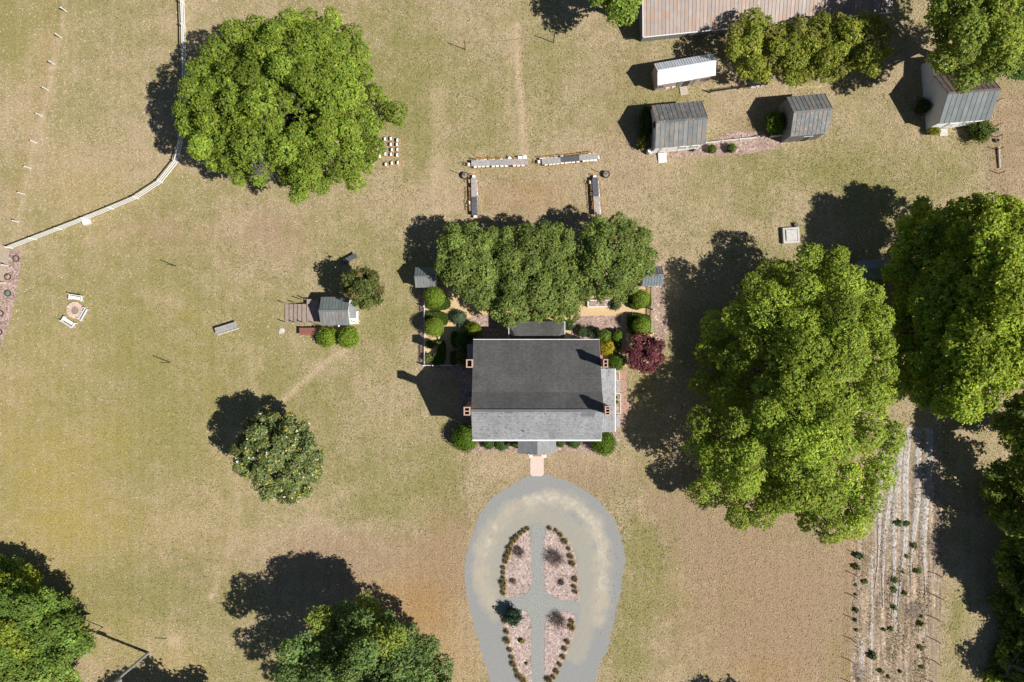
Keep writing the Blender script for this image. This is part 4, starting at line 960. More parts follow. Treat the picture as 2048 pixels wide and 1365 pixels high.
def door_part(parent, x, y, w, h, face, mat='dark_wood', z=0.15):
    mb = MB(); mb.box(-w / 2, w / 2, -.06, 0, 0, h)
    for k in (0.08, .55): mb.box(-w / 2 + .12, w / 2 - .12, -.075, -.06, h * k + .05, h * (k + .36))
    o = mb.build('door', M[mat], parent, (x, y, z), (0, 0, face))
    MB().box(w / 2 - .14, w / 2 - .09, -.12, -.06, h * .45, h * .5).build('handle', M['black_metal'], o)
    mf = MB(); mf.box(-w / 2 - .1, -w / 2, -.04, 0, 0, h + .1); mf.box(w / 2, w / 2 + .1, -.04, 0, 0, h + .1); mf.box(-w / 2, w / 2, -.04, 0, h, h + .1)
    mf.build('door_frame', M['white_paint'], o)
    return o

def gable_house(name, label, cx, cy, ang, L, Wd, ze, zr, wall, roofN, roofS, npan, over=0.22, group=None, cat='shed', ends=0.15, battens=None):
    """rectangular building, ridge along local x; panels of both slopes are separate pieces"""
    root = thing(name, label, cat, (cx, cy, 0), ang, group)
    a, b = L / 2 - ends, Wd / 2 - over
    sl = (zr - ze) / (Wd / 2); zw = ze + over * sl - .05; zp = zr - .06
    mb = MB()
    mb.add([(-a, -b, 0), (a, -b, 0), (a, b, 0), (-a, b, 0), (-a, -b, zw), (a, -b, zw), (a, b, zw), (-a, b, zw), (-a, 0, zp), (a, 0, zp)],
           [(0, 1, 5, 4), (2, 3, 7, 6), (1, 2, 6, 9, 5), (3, 0, 4, 8, 7), (0, 3, 2, 1)])
    mb.build('wall', M[wall], root)
    if battens:      # boards too fine to tell apart one by one
        bt = MB()
        if battens == 'vertical':
            for i in range(int(2 * b / .28) + 1):
                y = -b + i * .28; h = zw + (zp - zw) * (1 - abs(y) / b)
                for x in (-a - .022, a): bt.box(x, x + .022, y, y + .05, .05, h - .03)
            for i in range(int(2 * a / .28) + 1):
                x = -a + i * .28
                for y in (-b - .022, b): bt.box(x, min(x + .05, a), y, y + .022, .05, zw - .02)
        else:
            k = int(zp / .2)
            for i in range(k):
                z = .1 + i * .2; hb = b if z + .2 < zw else b * max(0, (zp - z - .2) / (zp - zw))
                if hb > .1:
                    for x in (-a - .03, a): bt.box(x, x + .03, -hb, hb, z, z + .15)
                if z + .2 < zw:
                    for y in (-b - .03, b): bt.box(-a, a, y, y + .03, z, z + .15)
        tag(bt.build('siding', M[wall], root), kind='stuff')
    s = math.hypot(Wd / 2, zr - ze); th = math.atan2(zr - ze, Wd / 2)
    for side, rm in ((1, roofN), (-1, roofS)):
        dk = roof_face_mesh('roof', [(-L / 2, side * Wd / 2, ze), (L / 2, side * Wd / 2, ze), (L / 2, 0, zr), (-L / 2, 0, zr)], .06)
        ro = link('roof', dk, M[rm], root)
        w = L / npan; pmesh = panel_mesh(w, s); pmesh.materials.append(M[rm])
        for i in range(npan):
            if side == -1: link('roof_panel', pmesh, None, ro, (-L / 2 + i * w, 0, zr + .003), (th, 0, 0))
            else: link('roof_panel', pmesh, None, ro, (L / 2 - i * w, 0, zr + .003), (th, 0, math.pi))
    rc = MB(); rc.beam((-L / 2 - .02, 0, zr + .05), (L / 2 + .02, 0, zr + .05), .26, .05); rc.build('ridge_cap', M[roofN], root)
    return root

def from_corners(nw, ne, se, sw, z):
    P = [np.array(g(*p, z)) for p in (nw, ne, se, sw)]
    c = sum(P) / 4; L = (np.linalg.norm(P[1] - P[0]) + np.linalg.norm(P[2] - P[3])) / 2; Wd = (np.linalg.norm(P[0] - P[3]) + np.linalg.norm(P[1] - P[2])) / 2
    d = (P[1] - P[0]) + (P[2] - P[3]); e = (P[0] - P[3]) + (P[1] - P[2])
    a1 = math.atan2(d[1], d[0]); a2 = math.atan2(e[1], e[0]) - math.pi / 2
    return float(c[0]), float(c[1]), (a1 + a2) / 2, float(L), float(Wd)

# --- main house
def main_house():
    x0, x1 = -4.70, 10.62
    prof = [(0.15, 5.0), (-6.04, 7.86), (-8.04, 9.40), (-11.74, 6.90)]
    root = thing('farmhouse', 'large farmhouse with dark grey shingle roof and four brick chimneys', 'house', ((x0 + x1) / 2, -6.0, 0))
    ox, oy = (x0 + x1) / 2, -6.0
    def L_(p): return (p[0] - ox, p[1] - oy, p[2])
    wx0, wx1, yb, yf = x0 + .3, x1 - .3, -.2, -11.35
    def zroof(y):
        for (ya, za), (yb_, zb_) in zip(prof, prof[1:]):
            if yb_ <= y <= ya: return za + (zb_ - za) * (ya - y) / (ya - yb_)
        return prof[0][1]
    ys = [yb, -6.04, -8.04, yf]
    vs = []; 
    for x in (wx0, wx1):
        for y in ys: vs.append(L_((x, y, zroof(y) - .16)))
        vs.append(L_((x, yf, 0))); vs.append(L_((x, yb, 0)))
    MB().add(vs, [(0, 1, 2, 3, 4, 5), (11, 10, 9, 8, 7, 6), (0, 5, 11, 6), (3, 9, 10, 4), (5, 4, 10, 11)]).build('wall', M['white_siding'], root)
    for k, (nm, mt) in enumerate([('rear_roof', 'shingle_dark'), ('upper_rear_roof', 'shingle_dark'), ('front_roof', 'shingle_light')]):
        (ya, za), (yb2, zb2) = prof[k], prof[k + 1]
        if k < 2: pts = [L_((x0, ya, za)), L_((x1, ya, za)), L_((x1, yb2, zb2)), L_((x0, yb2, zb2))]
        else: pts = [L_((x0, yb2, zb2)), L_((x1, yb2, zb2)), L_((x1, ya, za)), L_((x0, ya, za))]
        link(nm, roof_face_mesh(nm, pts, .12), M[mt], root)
    MB().beam(L_((x0, -8.04, 9.43)), L_((x1, -8.04, 9.43)), .32, .05).build('ridge_cap', M['shingle_mid'], root)
    for nm, y, z, kw in (('gutter', -11.82, 6.86, 1.0), ('gutter', .19, 4.96, .45)):
        mb = MB(); mb.box(x0 - ox, x1 - ox, y - oy - .075 * kw, y - oy + .075 * kw, z - .13, z - .11); mb.box(x0 - ox, x1 - ox, y - oy - .09 * kw, y - oy - .065 * kw, z - .13, z + .02); mb.box(x0 - ox, x1 - ox, y - oy + .065 * kw, y - oy + .09 * kw, z - .13, z + .02)
        mb.box(x0 - ox, x1 - ox, y - oy - .06 * kw, y - oy + .06 * kw, z - .035, z - .02)
        mb.build(nm, M['white_metal'], root)
    for x in (x0, x1):
        mb = MB()
        for (ya, za), (yb2, zb2) in zip(prof, prof[1:]): mb.beam(L_((x, ya, za - .16)), L_((x, yb2, zb2 - .16)), .04, .22)
        mb.build('rake_board', M['white_paint'], root)
    # little vent and two worn patches on the front slope
    MB().tube(L_((1.35, -10.6, 7.5)), L_((1.35, -10.6, 8.05)), .06, .06, 8).build('vent_pipe', M['black_metal'], root)
    for (xa, xb, ya, yb3) in ((8.0, 9.6, -8.25, -8.75), (-4.4, -2.9, -8.35, -8.43), (-.9, 0.1, -8.2, -8.32), (7.0, 7.7, -8.42, -8.5)):
        za, zb3 = zroof(ya) + .012, zroof(yb3) + .012
        MB().add([L_((xa, ya, za)), L_((xa, yb3, zb3)), L_((xb, yb3, zb3)), L_((xb, ya, za))], [(0, 1, 2, 3)]).build('shingle_patch', M['shingle_mid'], root)
    # chimneys: (pixel box of the top, top height)
    for (px0, py0, px1, py1, zt, nf) in [(932.2, 719.3, 945.3, 735.7, 8.9, 1), (927.3, 814.5, 940.4, 831.4, 11.0, 2), (1206.5, 718.8, 1216.4, 735.7, 8.9, 2), (1210.0, 812.8, 1220.9, 831.4, 11.2, 3)]:
        a = g(px0, py1, zt); b = g(px1, py0, zt)
        lx, hx, ly, hy = a[0] - ox, b[0] - ox, a[1] - oy, b[1] - oy
        mb = MB(); i_ = .06; mb.box(lx + i_, hx - i_, ly + i_, hy - i_, 0, zt - .55)
        mb.box(lx - .12, hx + .12, ly - .35, hy + .35, 0, 3.2)
        ch = mb.build('chimney', M['brick'], root)
        t = .12; cb = MB(); cb.box(lx, lx + t, ly, hy, zt - .55, zt); cb.box(hx - t, hx, ly, hy, zt - .55, zt); cb.box(lx + t, hx - t, ly, ly + t, zt - .55, zt); cb.box(lx + t, hx - t, hy - t, hy, zt - .55, zt)
        for k in range(1, nf):
            yy = ly + (hy - ly) * k / nf; cb.box(lx + t, hx - t, yy - .05, yy + .05, zt - .55, zt - .03)
        cb.build('chimney_cap', M['brick_top'], ch)
        MB().box(lx + t, hx - t, ly + t, hy - t, zt - .55, zt - .5).build('flue', M['flue_dark'], ch)  # black plate paints the dark hole of the open flue
    # right side porch with flat lean-to roof
    yA, yB = -3.44, -11.3
    link('porch_roof', roof_face_mesh('porch_roof', [L_((12.82, yB, 3.0)), L_((12.82, yA, 3.0)), L_((10.30, yA, 3.75)), L_((10.30, yB, 3.75))], .12), M['shingle_light'], root)
    MB().box(12.82 - ox, 12.92 - ox, yB - oy, yA - oy, 2.86, 3.02).build('gutter', M['white_metal'], root)
    for k in range(5): MB().box(12.6 - ox, 12.72 - ox, yB - oy + .1 + k * 1.86, yB - oy + .22 + k * 1.86, .35, 2.9).build('porch_post', M['white_paint'], root)
    MB().box(10.32 - ox, 12.75 - ox, yB - oy, yA - oy, .05, .35).build('porch_floor', M['grey_wood'], root)
    # front portico
    gx0, gx1 = g(1036, 0, 3.2)[0], g(1112, 0, 3.2)[0]; gm = (gx0 + gx1) / 2; yF = g(0, 907, 3.2)[1]
    link('portico_roof', roof_face_mesh('portico_roof', [L_((gx0, -11.3, 3.2)), L_((gx0, yF, 3.2)), L_((gm, yF, 4.5)), L_((gm, -11.3, 4.5))], .1), M['shingle_mid'], root)
    link('portico_roof', roof_face_mesh('portico_roof', [L_((gx1, yF, 3.2)), L_((gx1, -11.3, 3.2)), L_((gm, -11.3, 4.5)), L_((gm, yF, 4.5))], .1), M['shingle_mid'], root)
    MB().add([L_((gx0 + .2, yF + .15, 3.15)), L_((gx1 - .2, yF + .15, 3.15)), L_((gm, yF + .15, 4.35))], [(0, 1, 2)]).build('portico_pediment', M['white_paint'], root)
    px_l, px_r = g(1060.5, 0)[0], g(1087.5, 0)[0]; py_ = g(0, 905)[1]
    for x in (px_l, px_r):
        mb = MB(); mb.lathe(x - ox, py_ - oy, [(.22, .3), (.22, .42), (.17, .45), (.15, 2.9), (.2, 2.95), (.2, 3.1)], 12); mb.build('column', M['white_paint'], root)
        MB().box(x - ox - .28, x - ox + .28, py_ - oy - .32, py_ - oy + .32, .0, .3).build('column_base', M['white_paint'], root)
    MB().box(px_l - ox + .28, px_r - ox - .28, py_ - oy - .18, -11.36 - oy, .02, .30).build('porch_step', M['brick'], root)
    MB().box(px_l - ox + .285, px_r - ox - .285, py_ - oy - .5, py_ - oy - .185, .02, .16).build('porch_step', M['brick'], root)
    door_part(root, gm - ox, yf - oy, 1.0, 2.1, 0, 'dark_wood', .3)
    for x in (-3.0, -.8, 6.6, 8.9):
        window_part(root, x - ox, yf - oy, 1.2, .9, 1.5, 0)
    for x in (-3.0, -.8, 3.0, 6.6, 8.9): window_part(root, x - ox, yf - oy, 4.3, .9, 1.4, 0)
    for y in (-2.0, -5.5, -9.8):
        window_part(root, wx0 - ox, y - oy, 1.2, .9, 1.4, -math.pi / 2)
    # rear wing
    rx0, rx1, ry = -.37, 6.56, 2.45; za, zb = 3.1, 3.9
    MB().box(rx0 + .2 - ox, rx1 - .2 - ox, -.2 - oy, ry - .2 - oy, 0, 3.05).build('rear_wing_wall', M['white_siding'], root)
    q = .9
    link('rear_wing_roof', roof_face_mesh('rear_wing_roof', [L_((rx0, ry, za)), L_((rx1, ry, za)), L_((rx1 - q, 0.2, zb)), L_((rx0 + q, 0.2, zb))], .1), M['shingle_dark'], root)
    for sx, xa, xb in ((-1, rx0, rx0 + q), (1, rx1, rx1 - q)):
        me = MB().add([L_((xa, ry, za)), L_((xa, -.18, za)), L_((xb, -.18, zb + .02)), L_((xb, 0.2, zb))], [(0, 1, 2, 3) if sx < 0 else (3, 2, 1, 0)]).mesh('rear_wing_hip')
        uvl = me.uv_layers.new(name='UVMap')
        for lp in me.loops: c = me.vertices[lp.vertex_index].co; uvl.data[lp.index].uv = (c.y, c.x)
        link('rear_wing_hip', me, M['shingle_dark'], root)
    for x in (rx0, rx1): MB().box(x - ox - .06, x - ox + .06, -.18 - oy, ry - oy, za - .12, za + .01).build('gutter', M['white_metal'], root)
    # left lean-to by the chimney
    link('bay_roof', roof_face_mesh('bay_roof', [L_((-5.6, -.4, 2.6)), L_((-5.6, -2.2, 2.6)), L_((-4.39, -2.2, 2.9)), L_((-4.39, -.4, 2.9))], .08), M['shingle_mid'], root)
    MB().box(-5.5 - ox, -4.41 - ox, -2.1 - oy, -.5 - oy, 0, 2.55).build('bay_wall', M['white_siding'], root)
    # cellar hatch, left side
    MB().box(-5.9 - ox, -4.41 - ox, -8.9 - oy, -6.6 - oy, 0, .55).build('cellar_hatch', M['roof_teal'], root)
main_house()

# planter boxes and steps along the right porch
for i, (px0, px1, py0, py1, mt, lab, h) in enumerate([(1231, 1239, 742, 762, 'mulch', 'mulch filled planter box below the clipped boxwood by the porch', .35), (1231, 1241, 787, 827, 'mulch', 'long mulch planter box with two green plants by the porch', .35)]):
    a = g(px0, py1, h); b = g(px1, py0, h); root = thing('planter_box', lab, 'planter', ((a[0] + b[0]) / 2, (a[1] + b[1]) / 2, 0)); w, d = (b[0] - a[0]) / 2, (b[1] - a[1]) / 2
    t = .07
    for s_ in (-1, 1):
        MB().box(s_ * w - t / 2, s_ * w + t / 2, -d, d, 0, h).build('side_board', M['white_paint'], root)
        MB().box(-w + t / 2 + .002, w - t / 2 - .002, s_ * d - t / 2, s_ * d + t / 2, 0, h - .004).build('end_board', M['white_paint'], root)
    MB().box(-w + t / 2 + .004, w - t / 2 - .004, -d + t / 2 + .004, d - t / 2 - .004, 0, h - .06).build('soil', M[mt], root)
make_shrub('tiny plant in the porch planter, upper of two', 1232.5, 795, 2.6, .4, BOX, 500, .1, .06, base=.25)
make_shrub('tiny plant in the porch planter, lower of two', 1233, 804, 3.4, .4, BOX, 501, .1, .06, base=.25)
for i, (py0, py1, lab) in enumerate([(763, 786, 'weathered grey porch steps between the two planter boxes'), (829, 854, 'weathered pale porch steps below the long planter box')]):
    a = g(1231, py1); b = g(1241, py0); root = thing('porch_steps', lab, 'steps', (a[0], (a[1] + b[1]) / 2, 0)); d = (b[1] - a[1]) / 2
    for k in range(3): MB().box(k * .21, k * .21 + .2, -d, d, 0, .36 - .11 * k).build('tread', M['table_grey'], root)

# --- outbuildings
c = from_corners((1308.5, 128.2), (1423.6, 107.6), (1431.1, 150.6), (1315.1, 171.7), 2.7)
r = gable_house('white_roofed_shed', 'long shed with gleaming white corrugated roof and pinkish walls', *c, 2.7, 3.75, 'pink_wall', 'roof_pale', 'white_metal', 24, .2)
hw = c[4] / 2 - .2
door_part(r, .35, -hw, 1.0, 1.95, 0, 'dark_wood', .05)
for x in (-.55, 1.25): 
    mb = MB(); mb.box(-.3, .3, -.05, 0, 0, 1.9); mb.box(-.28, .28, -.07, -.05, .9, 1.0); mb.build('shutter', M['grey_wood'], r, (x, -hw, .1))
for x in (-3.05, 2.75): window_part(r, x, -hw, .95, .75, .85, 0, 'grey_wood')
for x in (-1.9, -1.1): window_part(r, x, -hw, .35, .35, .3, 0)
def at_local(obj, x, y):
    a = obj.rotation_euler.z; return (obj.location.x + x * math.cos(a) - y * math.sin(a), obj.location.y + x * math.sin(a) + y * math.cos(a))
p = at_local(r, .25, -hw - .62); st = thing('ramp', 'pale wooden ramp at the door of the white roofed shed', 'ramp', (p[0], p[1], 0), r.rotation_euler.z)
for k in range(4): MB().box(-.5, .5, -.5 + k * .28, -.5 + k * .28 + .265, .02, .10 + .015 * k).build('plank', M['straw'], st)
p = at_local(r, 3.75, .1); o = MB().box(-.18, .18, -.1, .1, 1.8, 1.9).box(-.18, -.16, -.1, .1, 1.9, 2.1).build('meter_box', M['black_metal'], None, (p[0], p[1], 0)); tag(o, 'small dark bracket on the end wall of the white roofed shed', 'bracket')

c = from_corners((1304.1, 212.6), (1403.5, 200.8), (1410.2, 288.4), (1309.7, 298.2), 2.9)
r = gable_house('flecked_shed', 'white walled shed with grey green roof flecked with rust, left of two', *c, 2.9, 4.7, 'white_siding', 'roof_green_flecked', 'roof_green', 11, .2, 'grey roofed sheds', battens='horizontal')
hw = c[4] / 2 - .2
door_part(r, -1.7, -hw - .03, 1.0, 2.0, 0, 'white_paint', .3); window_part(r, .6, -hw - .03, 1.1, .8, 1.0, 0); window_part(r, 2.1, -hw - .03, 1.1, .8, 1.0, 0); window_part(r, -c[3] / 2 + .12, .2, 2.6, .6, .9, -math.pi / 2, 'dark_wood')
p = at_local(r, -1.7, -hw - .75); st = thing('shed_steps', 'white wooden steps in front of the flecked shed', 'steps', (p[0], p[1], 0), r.rotation_euler.z)
for k in range(4): MB().box(-.52, .52, -.6 + k * .3, -.6 + k * .3 + .285, 0, .12 + .08 * k).build('tread', M['white_paint'], st)
x, y = g(1300, 302, .8); root = thing('barrel', 'pale barrel at the left corner of the flecked shed', 'barrel', (x, y, 0))
MB().lathe(0, 0, [(.28, 0), (.36, .2), (.38, .5), (.36, .8), (.30, .95), (.26, .95), (.26, .85)], 18).build('body', M['white_paint'], root)
for z in (.25, .7): MB().lathe(0, 0, [(.385, z), (.385, z + .05)], 18, False).build('hoop', M['steel'], root)

c = from_corners((1572.7, 194), (1648.5, 188.1), (1657.7, 267.2), (1581.3, 273.2), 3.2)
r = gable_house('board_shed', 'bare grey board shed with streaked grey green roof, right of two', *c, 3.2, 4.8, 'grey_wood', 'roof_green', 'roof_green_flecked', 9, .15, 'grey roofed sheds', battens='vertical')
door_part(r, .4, -c[4] / 2 + .15 - .022, 1.0, 1.9, 0, 'dark_wood', .1)
for k, (x, y, rr) in enumerate([(1570, 279, 5), (1583, 281, 6), (1597, 279, 5.5), (1611, 277, 6), (1625, 274, 5), (1640, 271, 5), (1598, 283, 3.5)]):
    xx, yy = g(x, y); o = MB().prism([(rr / S * math.cos(t * .9) * random.uniform(.8, 1.15), rr / S * .6 * math.sin(t * .9) * random.uniform(.8, 1.1)) for t in range(7)], 0.016, .07).build('paving_stone', M['stone'], None, (xx, yy, 0))
    tag(o, 'tan flat stone before the grey board shed, ' + ('the small one below the row' if k == 6 else '%s from the left' % ORD[k]), 'stone', 'flat stones before the board shed')

c = from_corners((1870, 152.3), (1973, 143.5), (1980, 239.2), (1877.7, 248.5), 2.9)
r = gable_house('white_cottage', 'white boarded cottage with steep dark grey metal roof, top right', *c, 2.9, 5.1, 'white_boards', 'roof_brown', 'roof_teal', 10, .15, None, 'cottage', battens='horizontal')
hw = c[4] / 2 - .15
door_part(r, -.9, -hw - .03, .9, 2.0, 0, 'white_paint', .25); window_part(r, 1.0, -hw - .03, 1.1, .8, 1.1, 0); window_part(r, 2.2, -hw - .03, 1.1, .8, 1.1, 0)
MB().box(-c[3] / 2 + .15, -c[3] / 2 + 3.2, hw + .002, hw + 2.6, 0, 2.5).build('rear_extension', M['white_boards'], r)
link('extension_roof', roof_face_mesh('extension_roof', [(-c[3] / 2, hw + 2.8, 2.3), (-c[3] / 2 + 3.3, hw + 2.8, 2.3), (-c[3] / 2 + 3.3, hw + .05, 2.75), (-c[3] / 2, hw + .05, 2.75)], .06), M['roof_brown'], r)
p = at_local(r, -.9, -hw - .45); o = MB().box(-.5, .5, -.3, .32, 0, .22).box(-.5, .5, -.55, -.31, 0, .11).build('stone_step', M['concrete'], None, (p[0], p[1], 0), (0, 0, r.rotation_euler.z)); tag(o, 'grey stone step at the white cottage door', 'step')

# barn at the top edge: only its long south slope is in the picture
sw = np.array(g(1286.4, 73.9, 2.3)); se = np.array(g(1783, 23.5, 2.3)); d = se - sw; Lb = float(np.hypot(*d)); ab = math.atan2(d[1], d[0])
Wb = 12.0; nrm = np.array([-math.sin(ab), math.cos(ab)]); cb = (sw + se) / 2 + nrm * Wb / 2
r = gable_house('long_barn', 'long barn with rusty pinkish metal roof at the top edge', float(cb[0]), float(cb[1]), ab, Lb, Wb, 2.3, 5.2, 'grey_wood', 'roof_barn', 'roof_barn', 66, .35, None, 'barn')
MB().box(-Lb / 2, Lb / 2, -Wb / 2 - .10, -Wb / 2 - .01, 2.16, 2.30).build('gutter', M['white_metal'], r)
MB().beam((-Lb / 2 - .04, -Wb / 2, 2.28), (-Lb / 2 - .04, 0, 5.18), .08, .2).build('rake_board', M['white_paint'], r)

# playhouse with broad steps
c = from_corners((643, 594.5), (698.5, 594.5), (700.2, 650.7), (641.3, 650.7), 2.3)
r = gable_house('playhouse', 'small white playhouse with grey green metal roof and wooden deck', *c, 2.3, 3.25, 'white_siding', 'roof_teal', 'roof_green', 9, .12, None, 'playhouse')
hx = c[3] / 2 - .15
MB().box(hx, hx + .75, -1.55, .1, 0, .35).build('porch_floor', M['white_paint'], r)
link('porch_roof', roof_face_mesh('porch_roof', [(hx + .85, -.9, 1.75), (hx + .85, .9, 1.75), (hx + .02, .9, 2.05), (hx + .02, -.9, 2.05)], .06), M['roof_teal'], r)
for y in (-1.45, .0): MB().box(hx + .62, hx + .72, y - .05, y + .05, .35, 1.75).build('porch_post', M['white_paint'], r)
door_part(r, hx, -.6, .7, 1.6, math.pi / 2, 'white_paint', .35); window_part(r, hx, .95, .9, .5, .6, math.pi / 2)
MB().tube((.4, -c[4] / 2 + .1, 2.2), (.4, -c[4] / 2 - .2, 2.25), .12, .12, 10).build('vent', M['white_metal'], r)
x0, y0 = g(571, 646); x1, y1 = g(617, 609)
dk = thing('deck_steps', 'broad weathered wooden steps and landing on the left of the playhouse', 'deck', (x0, y0, 0))
wx = (x1 - x0) / 5; D = y1 - y0
for k in range(5):
    zt = .16 + .14 * k
    tr = MB()
    for q in range(4): tr.box(k * wx + q * wx / 4 + .008, k * wx + (q + 1) * wx / 4 - .008, 0, D, zt - .05, zt)
    tr.build('tread', M['deck_wood'], dk)
    MB().box(k * wx + .02, (k + 1) * wx - .02, .06, D - .06, 0, zt - .052).build('riser', M['dark_deck_wood'], dk)
xl = g(641, 0)[0] - x0; ld = MB(); yA = g(0, 645.5)[1] - y0; yB = g(0, 599.5)[1] - y0; zl = .85
q = 5 * wx + .03
while q < xl:
    tag(MB().box(q, min(q + .15, xl), 0, yB, zl - .05, zl).build('board', M['deck_wood'], dk)); q += .165
MB().box(5 * wx + .05, xl, .05, yB - .05, 0, zl - .06).build('landing_frame', M['dark_deck_wood'], dk)
for (px, py) in [(571.5, 607.5), (592, 607), (606, 601), (616, 600), (571.5, 645), (592, 646), (611, 646.5), (631, 647)]:
    a = g(px, py); MB().box(a[0] - x0 - .045, a[0] - x0 + .045, a[1] - y0 - .045, a[1] - y0 + .045, 0, 1.15 + (.5 if px > 600 else .1)).build('post', M['deck_wood'], dk)

# garden houses and the shaded blue roofed shed
c = from_corners((831.1, 534.8), (871.5, 535), (873.8, 574.8), (831.1, 575.6), 2.2)
r = gable_house('garden_house', 'tiny garden house with grey metal roof, left rear garden corner', *c, 2.2, 3.1, 'white_siding', 'roof_teal', 'roof_green', 7, .12, 'garden corner houses', 'garden house'); door_part(r, 0, -c[4] / 2 + .12, .8, 1.8, 0, 'white_paint', .05)
c = from_corners((1284, 533), (1323, 533.5), (1325.5, 571.8), (1285, 572.5), 2.2)
r = gable_house('garden_house', 'tiny garden house with pale streaked roof, right rear garden corner', *c, 2.2, 3.1, 'white_siding', 'roof_green_flecked', 'water_blue', 7, .12, 'garden corner houses', 'garden house'); door_part(r, 0, -c[4] / 2 + .12, .8, 1.8, 0, 'white_paint', .05)
c = from_corners((1714, 522), (1784, 518), (1788, 558), (1716, 560), 2.4)
r = gable_house('shaded_shed', 'blue grey roofed shed in deep shade between the two big trees', *c, 2.4, 3.2, 'grey_wood', 'water_blue', 'water_blue', 10, .15)

# ------------------------------------------------------------------ fences
def board_fence(name, label, pts_px, zview, hgt, rails, mat='white_paint', post=0.12, cat='fence', board=.17):
    P = [Vector((*g(x, y, zview), 0)) for x, y in pts_px]
    root = thing(name, label, cat, P[0]); o0 = P[0]
    for p in P:
        q = p - o0; MB().box(q.x - post / 2, q.x + post / 2, q.y - post / 2, q.y + post / 2, 0, hgt + .08).build('post', M[mat], root)
    for a, b in zip(P, P[1:]):
        for z in rails: MB().beam(a - o0 + Vector((0, 0, z)), b - o0 + Vector((0, 0, z)), .045, board).build('rail', M[mat], root)
    return root
board_fence('board_fence', 'white post and board fence curving past the big oak', [(364, -100), (364, -48), (365, 5), (367, 52), (368, 105), (369, 158), (369, 210), (367, 250), (361, 285), (352, 324), (320, 364), (271, 396), (221, 417), (169, 438), (117, 458), (65, 478), (18, 496)], .65, 1.3, (.30, .73, 1.16), board=.20)
x, y = g(171, 444, .6); o = MB().box(-.38, .38, -.28, .28, 0, .55).box(-.42, .42, -.32, .32, .552, .62).build('mounting_block', M['white_paint'], None, (x, y, 0), (0, 0, .35)); tag(o, 'white box step beside the curved white fence', 'step')
marks = [(127, 19), (117, 72), (103.5, 126), (91, 178), (78, 230), (67, 284), (54.5, 335), (42, 387), (31, 443), (9.5, 531), (2, 566)]
for i, (x, y) in enumerate(marks):
    xx, yy = g(x, y, .6); o = MB().box(-.07, .07, -.05, .05, 0, 1.18).add([(-.07, -.05, 1.18), (.07, -.05, 1.18), (.07, .05, 1.18), (-.07, .05, 1.18), (0, 0, 1.25)], [(0, 1, 4), (1, 2, 4), (2, 3, 4), (3, 0, 4)]).build('marker_post', M['white_paint'], None, (xx, yy, 0), (0, 0, .3))
    tag(o, 'white lane marker post, %s from the top of the left row' % ORD[i], 'post', 'white marker posts along the lane')
for i, (x, y, m_) in enumerate([(33, 518, 'mulch'), (16.5, 554, 'mulch'), (16.5, 587, 'green_plastic'), (1.5, 627, 'mulch'), (-1, 665, 'mulch')]):
    xx, yy = g(x, y); root = thing('tree_ring', 'round edging ring %s in the left mulch strip' % ['nearest the fence end', 'second below the fence end', 'with a green cover', 'fourth down, beside a pale stone', 'lowest, at the picture edge'][i], 'edging ring', (xx, yy, .012), 0, 'tree rings at the left edge')
    MB().lathe(0, 0, [(.42, 0), (.42, .18), (.34, .18), (.34, .05)], 20).build('rim', M['dark_wood'], root)
    MB().lathe(0, 0, [(.33, 0), (.33, .08), (.2, .12), (.05, .14)], 16).build('fill', M[m_], root)

def picket_fence(label, pts_px, h=1.15, mat='white_paint', gap=.16, w=.075, name='picket_fence'):
    P = [Vector((*g(x, y), 0)) for x, y in pts_px]; root = thing(name, label, 'fence', P[0]); o0 = P[0]; pk = MB()
    for a, b in zip(P, P[1:]):
        L = (b - a).length; d = (b - a) / L; n = Vector((-d.y, d.x, 0))
        for z in (.3, h - .3): MB().beam(a - o0 + Vector((0, 0, z)), b - o0 + Vector((0, 0, z)), .04, .08).build('rail', M[mat], root)
        for k in range(int(L / gap)):
            q = a - o0 + d * (k + .5) * gap + n * .035; pk.beam(q + Vector((0, 0, .06)), q + Vector((0, 0, h)), w, .022, (n.x, n.y, 0))
    tag(pk.build('pickets', M[mat], root), kind='stuff')
    for p in P: q = p - o0; MB().box(q.x - .07, q.x + .07, q.y - .07, q.y + .07, 0, h + .1).build('post', M[mat], root)
picket_fence('white picket fence down the left side of the kitchen garden', [(850, 576), (850, 614), (850, 634), (850, 680), (850, 731), (868, 731)])
picket_fence('short white picket fence beside the garden path end', [(884, 731), (905, 731)])
picket_fence('white picket fence down the right side of the kitchen garden in shade', [(1305, 572), (1304, 620), (1303, 668)])
picket_fence('dark slatted garden trellis near the white roofed shed', [(1419, 186), (1476, 178), (1531, 170)], .95, 'black_metal', .22, .06, 'trellis_fence')
board_fence('garden_fence', 'white board fence joining the two grey roofed sheds', [(1411, 287), (1443, 283), (1478, 279.5), (1516, 276)], .3, .75, (.2, .42, .64))
board_fence('garden_fence', 'short white board fence beside the grey board shed', [(1541, 274.5), (1567, 271.5)], .3, .75, (.2, .42, .64))
gt = thing('garden_gate', 'dark wooden gate standing open between the two white board fences', 'gate', (*g(1518, 276), 0), .25)
for z in (.2, .7): MB().box(0, 1.3, -.03, .03, z, z + .1).build('rail', M['dark_wood'], gt)
MB().beam((.05, 0, .28), (1.25, 0, .72), .05, .08).build('brace', M['dark_wood'], gt)
for x in (0, 1.24): MB().box(x, x + .07, -.04, .04, .1, .95).build('stile', M['dark_wood'], gt)

